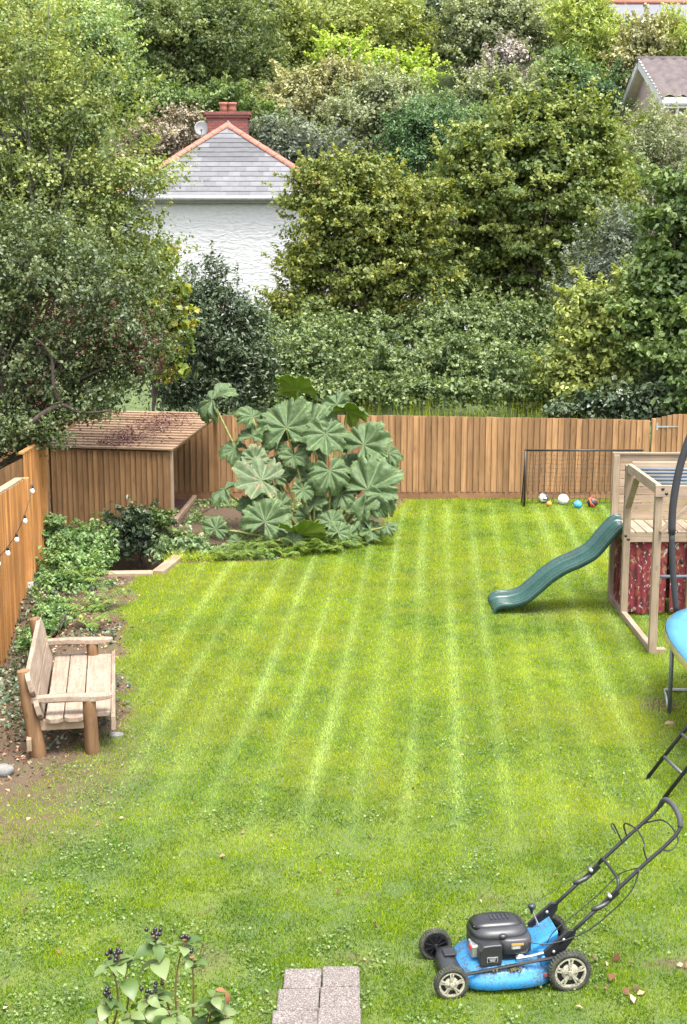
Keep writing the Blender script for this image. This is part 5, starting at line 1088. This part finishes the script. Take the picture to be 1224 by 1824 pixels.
# ------------------------------------------------------------------ giant gunnera
def gunnera_leaf(seed, Rr=1.0):
    rg = random.Random(seed); na, nrad = 181, 16; mb = MB(); span = R(158)
    top = []; amp = rg.uniform(0.16, 0.3); lobes = [rg.uniform(0.9, 1.08) for _ in range(9)]
    cup = rg.choice((0.34, 0.2, -0.22, 0.28, -0.1)) + rg.uniform(-0.06, 0.06); droop = rg.uniform(0.25, 0.8)
    for i in range(na):
        th = -span + 2 * span * i / (na - 1); ph = th / R(43); k = int(round(ph)) ; lob = abs(math.cos(ph * math.pi))
        rad = Rr * (0.83 + 0.17 * lob ** 0.8) * lobes[k + 4] * (1 - 0.22 * (abs(th) / span) ** 3)
        tooth = 0.075 * Rr * abs(math.sin(ph * math.pi * 2.5 + 0.8)) + 0.04 * Rr * abs(math.sin(ph * math.pi * 8.0)) + rg.uniform(-0.015, 0.015)
        row = []
        for j in range(nrad):
            t = j / (nrad - 1); r = 0.02 + (rad - tooth * max(0, t - 0.6) / 0.4) * t
            x, y = r * math.sin(th), r * math.cos(th)
            vein = math.cos(ph * math.pi) ** 2
            z = cup * r * r / Rr - 0.17 * Rr * vein ** 2 * t * (1 - t * 0.4) + 0.11 * Rr * (1 - vein) * t + 0.014 * Rr * math.sin(t * 30 - abs(math.sin(ph * math.pi)) * 9) * t + 0.10 * Rr * math.sin(ph * 2.3 + seed) * t * t - droop * max(0, t - 0.6) ** 2 * Rr * 2 + rg.uniform(-0.012, 0.012) * Rr * t + 0.02 * Rr * math.sin(ph * 9.4) * t * t
            row.append(Vector((x, y, z)))
        top.append(row)
    vs_ = [p for row in top for p in row]; fs_ = []
    for i in range(na - 1):
        for j in range(nrad - 1):
            a = i * nrad + j; fs_.append((a, a + 1, a + nrad + 1, a + nrad))
    n0 = len(vs_)
    me = bpy.data.meshes.new('leaf'); V = vs_ + [v_ - Vector((0, 0, 0.006)) for v_ in vs_]; F = [f[::-1] for f in fs_] + [tuple(i + n0 for i in f) for f in fs_]
    me.from_pydata(V, [], F); me.polygons.foreach_set('material_index', [0] * len(fs_) + [1] * len(fs_)); me.polygons.foreach_set('use_smooth', [True] * len(F))
    va = me.attributes.new('vein', 'FLOAT', 'POINT'); vv = []
    for rep in (0, 1):
        for i in range(na):
            ph = (-span + 2 * span * i / (na - 1)) / R(43)
            for j in range(nrad): vv.append(max(0, 1 - abs(math.sin(ph * math.pi)) * (1.5 + 9.0 * j / nrad)))
    va.data.foreach_set('value', vv); me.update(); return me
def gunmat(name, base, light, vein, brown=0.0, t=0.25):
    m, nt, n, l, b = new_mat(name); v = coords(n, l)
    f_ = noise(n, l, v, 5, 5, 0.65); r_ = ramp(n, [(0.3, base), (0.7, light)]); l.new(f_, r_.inputs[0])
    at = n.new('ShaderNodeAttribute'); at.attribute_name = 'vein'
    mm = n.new('ShaderNodeMath'); mm.operation = 'MULTIPLY'; mm.inputs[1].default_value = 0.75; l.new(at.outputs['Fac'], mm.inputs[0])
    c = mixrgb(n, l, mm.outputs[0], r_.outputs[0], vein)
    if brown:
        f2 = noise(n, l, v, 2.6, 5, 0.7); r2 = ramp(n, [(0.66 - brown * 0.3, (0, 0, 0)), (0.74 - brown * 0.3, (1, 1, 1))]); l.new(f2, r2.inputs[0]); c = mixrgb(n, l, r2.outputs[0], c, (0.26, 0.19, 0.12))
    l.new(c, b.inputs['Base Color']); b.inputs['Roughness'].default_value = 0.55; b.inputs['Specular IOR Level'].default_value = 0.3
    vo = n.new('ShaderNodeTexVoronoi'); vo.inputs['Scale'].default_value = 18; l.new(v, vo.inputs['Vector']); bump(n, l, vo.outputs['Distance'], b, 0.3, 0.02)
    t_ = n.new('ShaderNodeBsdfTranslucent'); t_.inputs['Color'].default_value = (0.22, 0.34, 0.04, 1)
    mx = n.new('ShaderNodeMixShader'); mx.inputs[0].default_value = t; l.new(b.outputs[0], mx.inputs[1]); l.new(t_.outputs[0], mx.inputs[2]); l.new(mx.outputs[0], n['Material Output'].inputs['Surface']); return m
GT = gunmat('gunnera_leaf_top', (0.05, 0.09, 0.034), (0.12, 0.17, 0.075), (0.20, 0.26, 0.13)); GB = gunmat('gunnera_leaf_underside', (0.26, 0.38, 0.05), (0.34, 0.46, 0.07), (0.42, 0.5, 0.12), t=0.5)  # underside colour brightened to stand for light glowing through the leaf
GD_ = gunmat('gunnera_leaf_browned', (0.08, 0.12, 0.06), (0.15, 0.19, 0.10), (0.24, 0.27, 0.15), 0.3)
GS = plain('gunnera_stalk', (0.20, 0.21, 0.06), 0.7, 0, 0.3, 20, 0.6)
gb = P(575, 962); gun = thing('gunnera', 'giant gunnera with huge ribbed lobed leaves in front of the long fence', 'plant', tuple(gb))
gl = [gunnera_leaf(s_) for s_ in range(7)]
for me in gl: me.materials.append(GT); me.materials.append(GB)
glb = [gunnera_leaf(s_ + 20) for s_ in range(2)]
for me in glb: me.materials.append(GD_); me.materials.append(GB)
# junction on the photograph, size in pixels, direction of the leaf tip, how far it faces the viewer (0 flat, 1 upright), distance from the plant's middle
GL = [(510, 762, 70, 95, .72, .3), (557, 752, 56, 60, .55, .5), (450, 742, 36, 110, .5, .5), (450, 776, 42, 100, .22, .3), (378, 712, 52, 150, .5, .7), (530, 694, 54, 90, -.25, .9), (618, 732, 50, 80, -.3, .8),
      (580, 772, 52, -88, .72, -.1), (648, 792, 60, 48, .7, .1), (692, 806, 32, -60, .6, .2), (524, 812, 32, -90, .7, .0), (588, 838, 50, -75, .8, -.5), (655, 872, 74, 25, .8, -.5), (684, 880, 46, -55, .75, -.6), (540, 872, 28, -90, .75, -.6),
      (472, 930, 58, 62, .85, -1.2), (466, 855, 62, 162, .5, -.6), (455, 820, 34, 100, .9, -.3), (400, 872, 46, 140, .1, -.4), (384, 942, 30, 80, .75, -1.0), (425, 965, 26, 40, .5, -1.2), (534, 950, 62, 42, -.15, -1.3), (602, 948, 30, 60, .6, -1.3),
      (522, 962, 26, 70, .6, -1.5), (490, 798, 28, 80, .5, .3), (418, 800, 38, 170, .4, .4), (490, 850, 34, 100, .6, .1), (608, 880, 34, -70, .6, -.4), (520, 782, 28, 60, .5, .5), (560, 900, 30, 100, .6, -.5), (690, 938, 22, -30, .5, -.9), (600, 720, 40, 120, .4, .9), (560, 800, 36, 80, .5, .6), (620, 830, 36, 70, .5, .4), (640, 920, 34, 20, .5, -.6), (500, 900, 34, 90, .5, -.4), (545, 920, 36, 100, .6, -.3), (585, 905, 34, 60, .6, -.2), (620, 955, 30, 30, .6, -1.0), (565, 965, 28, 100, .6, -1.1), (660, 945, 30, -20, .6, -.8), (470, 880, 36, 120, .5, .0), (530, 845, 38, 90, .5, .3), (600, 860, 38, 60, .5, .3), (640, 850, 38, 40, .5, .2), (550, 850, 34, -80, .6, .1), (480, 830, 34, 130, .5, .4), (590, 930, 34, 80, .6, -.7), (660, 770, 36, 60, .5, .6), (690, 840, 34, 10, .6, .1), (450, 905, 34, 140, .6, -.6)]
for i, (px_, py_, rp_, an, face, dy) in enumerate(GL):
    Y_ = gb.y + 0.35 + dy; p = Q(px_, py_, Y_) - gb; s = ppm(Y_); sz = rp_ / s * 0.92
    jit = random.uniform(-0.6, 0.6)
    if face < 0: Nn = Vector((jit, -0.18 + face * 0.6, 0.9))
    else: Nn = Vector((jit + 0.35 * math.cos(R(an)) * (1 - face), -face - 0.12, 1.15 - face * 0.72))
    if face < 0: Nn = Vector((jit, 0.55, 0.8))
    Nn.normalize(); T = Vector((math.cos(R(an)), 0.25 * math.sin(R(an)), math.sin(R(an)))); T = (T - Nn * T.dot(Nn)).normalized(); X = T.cross(Nn)
    mt = Matrix((X, T, Nn)).transposed().to_4x4()
    me = glb[i % 2] if i in (16, 17) else gl[i % 7]
    lo3 = link('leaf', me, gun); lo3.matrix_local = Matrix.Translation(p) @ mt @ Matrix.Diagonal((sz, sz * 1.02, sz, 1))
    b_ = Vector((p.x * 0.25 + random.uniform(-.1, .1), p.y * 0.3 + random.uniform(-.1, .1), -0.02)); md_ = (b_ + p) / 2 + Vector((p.x * 0.1, p.y * 0.1, 0.08)); pth = smooth_path([b_, md_, p - Nn * 0.015], 5)
    MB().tube(pth, [0.032 - 0.016 * k / (len(pth) - 1) for k in range(len(pth))], 7).build('stalk', GS, gun, True)
cr = MB()
for k in range(40):
    a = random.uniform(0, 6.28); r_ = random.uniform(0, 0.5); cr.tube([(r_ * math.cos(a), r_ * math.sin(a), 0), (r_ * 1.5 * math.cos(a) + random.uniform(-.2, .2), r_ * 1.5 * math.sin(a), random.uniform(0.1, 0.45))], [0.03, 0.008], 5)
cr.build('old_stems', plain('dead_stem', (0.10, 0.06, 0.035), 0.9, 0, 0.4), gun)

# ------------------------------------------------------------------ low plants along the bed and bank
plant('dark_shrub', 'dark leafy shrub overhanging the stream pit in front of the log store', 'shrub', G['ever'], [(245, 945, 48, 34), (215, 965, 34, 26), (270, 965, 40, 24), (255, 920, 26, 18)], 24.2, 5200, 9, 20, 0.5, 101, trunk_r=0.03, limbs=20, aspect=0.6, floor=-0.5)
plant('bank_herbs', 'dense pale green nettles and herbs on the bank below the golden fence', 'plant', G['ground'], [(140, 970, 50, 34), (100, 955, 28, 36), (165, 1005, 36, 30, -0.3), (125, 1015, 50, 36, -0.7), (150, 1055, 46, 24, -1.5), (110, 1050, 40, 28, -1.4), (170, 960, 26, 20), (160, 1090, 26, 16, -2.3), (90, 1085, 34, 18, -2.2)], 21.9, 21000, 7.5, 16, 0.5, 102, trunk_r=0.015, limbs=40, aspect=0.55, floor=-0.3, depth=0.6)
plant('border_weeds', 'leafy weeds and nettles at the foot of the golden fence beyond the bench', 'plant', G['ground'], [(100, 1095, 40, 20), (140, 1110, 36, 18), (75, 1120, 26, 18, -0.4), (60, 1150, 24, 14, -0.9), (175, 1095, 24, 14, 0.1)], 18.9, 6500, 7.5, 15, 0.5, 105, trunk_r=0.01, limbs=20, aspect=0.55, floor=-0.75, depth=0.7)
plant('variegated_shrub', 'low shrub with pale mottled leaves at the corner of the lawn by the pit', 'shrub', G['laurell'], [(330, 978, 36, 16), (300, 985, 26, 14), (365, 984, 30, 12), (345, 966, 20, 10)], 22.7, 3000, 8, 14, 0.5, 103, trunk_r=0.012, limbs=20, aspect=0.6)
plant('green_shrub', 'small fresh green shrub between the log store and the timber edging', 'shrub', G['mid'], [(310, 955, 20, 12), (290, 925, 16, 20), (325, 965, 16, 10)], 24.0, 1200, 8, 12, 0.5, 104, trunk_r=0.01, limbs=12, aspect=0.6)
def scatter(name, label, mat, pts, L, asp, seed, up=1.0, lift=0.03, cat='plant'):
    g = np.random.default_rng(seed); n_ = len(pts); N = g.normal(size=(n_, 3)) * 0.45 + np.array([0, 0, up]); A = g.normal(size=(n_, 3))
    C = pts.copy(); C[:, 2] += g.random(n_) * lift; LL = L * g.uniform(0.6, 1.4, n_)
    o = link(name, leaf_mesh(name, C, N, A, LL, LL * asp, g.random(n_), mat)); tag(o, label, cat, None, 'stuff'); TRI[0] += n_ * 2; return o
def in_poly_pts(n_, x0, x1, y0, y1, f, seed):
    g = np.random.default_rng(seed); x = g.uniform(x0, x1, n_); y = g.uniform(y0, y1, n_); k = g.random(n_) < f(x, y); x, y = x[k], y[k]
    return np.stack([x, y, H(x, y)], 1)
pts = in_poly_pts(19000, -6.6, -2.4, 12.0, 24.5, lambda x, y: (1 - lawn_mask(x, y)) ** 2 * (1 - stream(x, y)) * sm(0.40, 0.62, vnoise(x, y, 0.7, 31) + 0.25 * sm(-4.0, -4.6, x)) * sm(12.5, 15.5, y), 201)
scatter('ivy', 'trailing dark ivy over the soil behind the bench and below the golden fence', G['ivy'], pts, 0.055, 0.85, 301, 0.8, 0.09)
pts = in_poly_pts(8000, -6.0, -1.8, 10.5, 21.5, lambda x, y: (1 - lawn_mask(x, y)) * 0.8 + 0.03, 202)
scatter('leaf_litter', 'brown fallen leaf litter on the soil around the bench', G['litter'], pts, 0.05, 0.6, 302, 1.0, 0.02, 'leaf litter')
pts = in_poly_pts(14000, -3.1, 1.1, 22.3, 28.2, lambda x, y: (1 - lawn_mask(x, y)) * sm(0.3, 0.6, vnoise(x, y, 0.6, 33)), 203)
scatter('bed_herbs', 'low green weeds on the bed around the gunnera', G['ground'], pts, 0.06, 0.6, 303, 0.8, 0.06)
# litter on the store roof
g = np.random.default_rng(8); k = 2600; u = g.normal(1.0, 0.32, k) + g.normal(0, 0.1, k); d = g.random(k) * 2.9
u = u + (d - 1.4) * -0.12; ok = (u > 0.05) & (u < 2.4) & (g.random(k) < 0.35 + 0.6 * vnoise(u, d, 0.35, 3)); u, d = u[ok], d[ok]
pts = np.stack([SA.x + ex.x * u + ey.x * d, SA.y + ex.y * u + ey.y * d, EAVE + 0.045 + (BACK - EAVE) * d / DEP], 1)
scatter('roof_litter', 'dark red-brown leaf litter lying on the slatted store roof', lm('red_brown_litter', (0.06, 0.02, 0.018), (0.09, 0.03, 0.025), (0.13, 0.05, 0.04), (0.2, 0.11, 0.08), t=0.0), pts, 0.05, 0.6, 304, 1.2, 0.01, 'leaf litter')
# ferns
def frond_mesh(L=1.0, n_=13, seed=0):
    rg = random.Random(seed); V = []; F = []
    for i in range(n_):
        t = (i + 1) / n_; x = L * t; z = 0.45 * L * math.sin(t * 2.3) * 0.9; w = 0.20 * L * math.sin(math.pi * (0.12 + 0.86 * t)) ; dx = 0.06 * L
        for s in (-1, 1):
            o = len(V); V += [(x - 0.024 * L, 0, z), (x + 0.024 * L, 0, z + 0.002), (x + dx + 0.012 * L, s * w, z - 0.06 * L + rg.uniform(-.01, .01)), (x + dx * 0.4 - 0.02 * L, s * w * 0.6, z - 0.02 * L)]; F.append((o, o + 1, o + 2, o + 3))
        p0 = (L * (t - 1 / n_), 0.45 * L * math.sin((t - 1 / n_) * 2.3) * 0.9)
        o = len(V); V += [(p0[0], -0.008 * L, p0[1]), (p0[0], 0.008 * L, p0[1]), (x, 0.006 * L, z), (x, -0.006 * L, z)]; F.append((o, o + 1, o + 2, o + 3))
    return raw_mesh('frond', np.array(V), np.array(F), FERN, {'v': np.array([rg.random() for _ in F])})
FERN = lm('fern_frond', (0.055, 0.105, 0.016), (0.09, 0.15, 0.024), (0.13, 0.195, 0.034), (0.19, 0.245, 0.05), t=0.35)
fr_m = [frond_mesh(1.0, 13, s_) for s_ in range(3)]
FERNS = [(590, 985, .4), (530, 985, .42), (650, 970, .36), (495, 985, .4), (440, 985, .36), (410, 998, .3), (600, 975, .42), (640, 962, .45), (662, 955, .4), (575, 985, .38), (545, 988, .36), (510, 992, .36), (480, 992, .34), (455, 995, .34), (425, 992, .3), (395, 990, .3), (620, 978, .34), (160, 1118, .42), (175, 1085, .4), (150, 1040, .45), (390, 1000, .2), (560, 975, .3), (215, 945, .5), (180, 925, .45)]
for i, (px_, py_, L) in enumerate(FERNS):
    p = P(px_, py_); low = px_ < 300
    f_ = thing('fern', 'lime green fern on the leafy bank left of the lawn' if low else 'lime green fern along the lawn edge in front of the gunnera', 'fern', (p.x, p.y, float(H(p.x, p.y))), 0, 'ferns on the left bank' if low else 'ferns along the bed edge')
    nf = random.randint(8, 11)
    for k in range(nf):
        o = link('frond', fr_m[k % 3], f_, (0, 0, 0), (0, random.uniform(-0.35, 0.15), 2 * math.pi * k / nf + random.uniform(-.25, .25))); s_ = L * random.uniform(0.85, 1.4); o.scale = (s_, s_, s_)
# tall grass behind and along the fence top and bed edge
def blades(name, label, X, Yv, Z, Hh, Wd, v, mat, lean, seed, kind='stuff', cat='grass', extra=None):
    g = np.random.default_rng(seed); n_ = len(X); a = g.uniform(0, 2 * np.pi, n_); B = np.stack([np.cos(a), np.sin(a), np.zeros(n_)], 1)
    base = np.stack([X, Yv, Z], 1); tip = base + lean + np.stack([np.zeros(n_), np.zeros(n_), Hh], 1)
    V = np.empty((n_, 3, 3)); V[:, 0] = base - B * Wd[:, None] / 2; V[:, 1] = base + B * Wd[:, None] / 2; V[:, 2] = tip
    o = link(name, raw_mesh(name, V.reshape(-1, 3), np.arange(n_ * 3).reshape(-1, 3), mat, {'v': v, **(extra or {})})); tag(o, label, cat, None, kind); TRI[0] += n_; return o
GR = leafmat('grass_blade', [(0.0, (0.035, 0.08, 0.007)), (0.3, (0.105, 0.195, 0.010)), (0.6, (0.24, 0.325, 0.014)), (1.0, (0.40, 0.445, 0.03))], 0.4, 0.75, 0.04)
gn = GR.node_tree.nodes; gk = GR.node_tree.links; c0 = [n_ for n_ in gn if n_.type == 'VALTORGB'][0].outputs[0]
ats = []
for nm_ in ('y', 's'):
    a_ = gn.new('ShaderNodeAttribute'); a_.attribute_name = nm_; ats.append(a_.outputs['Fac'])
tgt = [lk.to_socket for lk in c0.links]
c1 = mixrgb(gn, gk, ats[0], c0, (0.36, 0.34, 0.022)); c2 = mixrgb(gn, gk, ats[1], c1, (0.37, 0.47, 0.20))  # second mix paints the sheen of mown stripes into the blades
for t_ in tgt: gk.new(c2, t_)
g = np.random.default_rng(21)
n_ = 1500; X = np.concatenate([g.uniform(0.2, 5.6, n_), g.uniform(-3.0, 1.2, 1300)]); Yv = np.concatenate([29.0 + g.random(n_) * 1.8, np.interp(X[n_:], [q[0] for q in BB], [q[1] for q in BB]) + g.random(1300) * 0.35])
cl_ = vnoise(X, Yv, 0.5, 8); k = cl_ + g.random(len(X)) * 0.5 > 0.6; X, Yv = X[k], Yv[k]; Hh = np.where(Yv > 28.6, 1.15 + 0.6 * g.random(len(X)), 0.12 + 0.12 * g.random(len(X)))
Hh = np.where(Yv > 28.6, Hh + 0.25 * vnoise(X, Yv, 0.6, 4), Hh)
blades('long_grass', 'tufts of long pale grass beyond the fence and at the bed edge', X, Yv, H(X, Yv), Hh, np.where(Yv > 28.6, 0.02, 0.012), np.clip(0.55 + 0.45 * g.random(len(X)), 0, 1), GR, np.stack([g.normal(0, 0.3, len(X)), g.normal(0, 0.3, len(X)), np.zeros(len(X))], 1) * np.where(Yv > 28.6, 1, 0.5)[:, None], 22)

# ------------------------------------------------------------------ lawn grass: every blade is geometry
g = np.random.default_rng(31); N0 = 840000
Yv = 7.6 * (28.4 / 7.6) ** (g.random(N0) ** 0.9); hw_ = 0.27 * Yv + 1.0; X = g.uniform(-1, 1, N0) * hw_; X = np.clip(X, -5.5, 9.5)
wr = wear(X, Yv); k = g.random(N0) < lawn_mask(X, Yv) * (1 - 0.86 * wr) * (1 - 0.55 * sm(14, 10, Yv) * sm(0.35, 0.7, vnoise(X, Yv, 0.22, 61))); X, Yv, wr = X[k], Yv[k], wr[k]
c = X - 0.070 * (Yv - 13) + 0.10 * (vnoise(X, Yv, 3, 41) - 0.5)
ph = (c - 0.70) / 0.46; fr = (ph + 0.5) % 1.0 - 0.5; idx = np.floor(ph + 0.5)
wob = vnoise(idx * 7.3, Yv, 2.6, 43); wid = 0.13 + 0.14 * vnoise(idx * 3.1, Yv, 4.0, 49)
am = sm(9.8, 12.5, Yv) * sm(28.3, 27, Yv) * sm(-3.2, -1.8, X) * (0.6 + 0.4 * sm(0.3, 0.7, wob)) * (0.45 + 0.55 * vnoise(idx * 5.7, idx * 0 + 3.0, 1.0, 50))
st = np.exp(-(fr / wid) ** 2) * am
band = (idx % 2) * sm(10.4, 13.5, Yv)  # alternate mown bands, their sheen painted as lighter blades
yel = sm(0.40, 0.75, vnoise(X, Yv, 1.6, 45) * 0.55 + vnoise(X, Yv, 0.45, 46) * 0.5) * sm(9.5, 13, Yv)
yel = np.maximum(yel * 0.7, 0.7 * sm(2.3, 0.6, np.hypot((X + 1.6) / 1.6, (Yv - 20.8) / 0.7)))
tuft = vnoise(X, Yv, 0.13, 47) * 0.6 + vnoise(X, Yv, 0.4, 48) * 0.4; mac = vnoise(X, Yv, 0.9, 54)
v = 0.0 + 0.56 * g.random(len(X)) + 0.44 * tuft + 0.08 * band - 0.13 * sm(13.5, 9.5, Yv) + 0.34 * (mac - 0.5)
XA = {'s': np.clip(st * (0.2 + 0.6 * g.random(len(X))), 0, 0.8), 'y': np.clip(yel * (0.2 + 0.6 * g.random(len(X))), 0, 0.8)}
hgt = (0.018 + 0.016 * g.random(len(X)) + 0.02 * tuft ** 2 * sm(13, 10, Yv)) * (1 + 0.03 * (Yv - 10))
wd = 0.0042 + 0.00042 * Yv * (0.7 + 0.6 * g.random(len(X)))
lean = g.normal(size=(len(X), 3)) * 0.014; lean[:, 2] = 0; lean[:, 1] += (st * 0.03 - 0.006)
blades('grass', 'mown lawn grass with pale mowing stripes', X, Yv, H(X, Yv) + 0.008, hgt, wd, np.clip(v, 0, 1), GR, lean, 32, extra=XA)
# clover and broad-leaved weeds in the near lawn
n_ = 56000; Yv = 7.6 + 10 * g.random(n_) ** 1.6; X = np.clip(g.uniform(-1, 1, n_) * (0.27 * Yv + 0.6), -5.2, 8); k = g.random(n_) < lawn_mask(X, Yv) * sm(0.45, 0.68, vnoise(X, Yv, 0.55, 51) * 0.55 + vnoise(X, Yv, 0.16, 52) * 0.45) * sm(17, 12, Yv); X, Yv = X[k], Yv[k]
CLV = leafmat('clover_leaf', [(0.0, (0.05, 0.10, 0.022)), (0.5, (0.10, 0.165, 0.036)), (1.0, (0.19, 0.255, 0.085))], 0.25, 0.45)
scatter('clover', 'pale clover and broad weeds growing through the near lawn', CLV, np.stack([X, Yv, H(X, Yv) + 0.02], 1), 0.023, 0.85, 305, 1.1, 0.025)
pts = in_poly_pts(900, -3.5, 5, 8, 26, lambda x, y: lawn_mask(x, y) * sm(15, 9, y) * 0.35 + 0.02, 207); pts[:, 2] += 0.035
scatter('fallen_leaves', 'scattered dry leaves lying on the lawn', G['litter'], pts, 0.045, 0.7, 306, 1.0, 0.01, 'fallen leaves')
pts = in_poly_pts(50, 1.7, 3.0, 8.4, 9.0, lambda x, y: np.full(len(x), 0.8), 208); pts[:, 2] += 0.03
scatter('dry_leaves', 'curled dry brown leaves on the bare strip behind the mower wheel', G['litter'], pts, 0.065, 0.7, 307, 0.8, 0.03, 'fallen leaves')

# ------------------------------------------------------------------ tutsan shrub close to the camera, dark berries on top
TUT = lm('tutsan_leaf', (0.045, 0.085, 0.025), (0.075, 0.125, 0.034), (0.115, 0.165, 0.05), (0.17, 0.22, 0.09), t=0.3, rough=0.4)
def oval_leaf():
    V = []; F = []; nseg = 8
    for i in range(nseg + 1):
        t = i / nseg; w = 0.30 * math.sin(math.pi * t ** 0.8) ** 0.9 if 0 < t < 1 else 0.0; z = 0.10 * math.sin(math.pi * t) - 0.12 * t * t
        V += [(-w, t, z + 0.06 * w / 0.3), (0, t, z), (w, t, z + 0.06 * w / 0.3)]
    for i in range(nseg): a = i * 3; F += [(a, a + 1, a + 4, a + 3), (a + 1, a + 2, a + 5, a + 4)]
    return V, F
ovV, ovF = oval_leaf()
tl_meshes = [raw_mesh('leaf', np.array(ovV), np.array(ovF), TUT, {'v': np.full(len(ovF), q)}, True) for q in (0.2, 0.4, 0.55, 0.75, 0.95)]
YT = 6.0; s6 = ppm(YT)
tb = (Q(280, 1824, YT).x, YT, 0.0); BK = plain('dark_berry', (0.012, 0.01, 0.012), 0.25); CALYX = plain('orange_calyx', (0.22, 0.09, 0.035), 0.6)
def tutsan(label, base, stems):
    t = thing('tutsan_shrub', label, 'shrub', base)
    for (px_, py_, dy, leaves, berries) in stems:
        tip = Q(px_, py_, YT + dy) - Vector(base); b_ = Vector((tip.x * 0.4, tip.y * 0.4, 0)); md_ = (b_ + tip) * 0.5 + Vector((tip.x * 0.2 + random.uniform(-.12, .12), random.uniform(-.1, .1), 0.1)); m3 = tip * 0.86 + b_ * 0.14 + Vector((random.uniform(-.04, .04), random.uniform(-.04, .04), 0)); pth = smooth_path([b_, md_, m3, tip], 8)
        MB().tube(pth, [0.009 - 0.006 * i / (len(pth) - 1) for i in range(len(pth))], 6).build('stem', plain('red_stem', (0.12, 0.06, 0.03), 0.6) if 'red_stem' not in bpy.data.materials else bpy.data.materials['red_stem'], t, True)
        for i in range(leaves):
            q = max(0, len(pth) - 2 - int(i * 1.15) // 2); p = pth[q]; a = (i // 2) * 1.45 + (i % 2) * math.pi + random.uniform(-.3, .3) + px_ * 0.1
            sz = (0.085 + 0.012 * min(i, 6)) * random.uniform(0.85, 1.15) * 0.86
            o = link('leaf', random.choice(tl_meshes), t, tuple(p), Euler((random.uniform(-0.75, 0.35), random.uniform(-.4, .4), a), 'XYZ')); o.scale = (sz * 1.1, sz, sz)
        for i in range(berries):
            d = Vector((random.gauss(0, 0.016), random.gauss(0, 0.016), random.uniform(0.005, 0.04)))
            MB().lathe([(0.002, -0.011), (0.009, -0.006), (0.011, 0.001), (0.008, 0.008), (0.002, 0.012)], tuple(tip + d), seg=8).build('berry', BK, t, True)
        if berries: MB().lathe([(0.003, -0.01), (0.011, 0.0), (0.013, 0.004), (0.006, 0.003)], tuple(tip), seg=7).build('calyx', CALYX if (px_ % 3 == 0) else BK, t)
    return t
tutsan('leafy tutsan shrub with clusters of black berries growing up near the viewer', tb, [(276, 1668, 0.1, 9, 9), (330, 1674, 0.2, 5, 4), (210, 1704, 0.0, 8, 8), (196, 1708, 0.0, 4, 4), (342, 1706, 0.15, 5, 3), (190, 1774, -0.1, 8, 5), (262, 1775, -0.1, 8, 4), (277, 1766, 0, 6, 3), (232, 1804, -0.2, 10, 0), (300, 1800, -0.2, 8, 0), (172, 1816, -0.2, 7, 0)])
t2 = tutsan('small leafy shoot with one folded rust-brown leaf beside the berry shrub', (Q(385, 1824, YT).x, YT, 0.0), [(383, 1772, 0.0, 8, 0), (372, 1800, 0, 8, 0), (400, 1806, 0, 8, 0)])
RUST = plain('rust_leaf', (0.17, 0.075, 0.028), 0.7, 0, 0.4, 40)
rl = link('rust_leaf', raw_mesh('rust_leaf', np.array(ovV), np.array(ovF), RUST, None, True), t2, tuple(Q(383, 1764, YT) - t2.location), (R(-15), 0, R(-80))); rl.scale = (.07, .07, .07)
rl = link('rust_leaf', bpy.data.meshes['rust_leaf'], t2, tuple(Q(405, 1766, YT) - t2.location), (R(-80), 0, R(-170))); rl.scale = (.045, .07, .05)
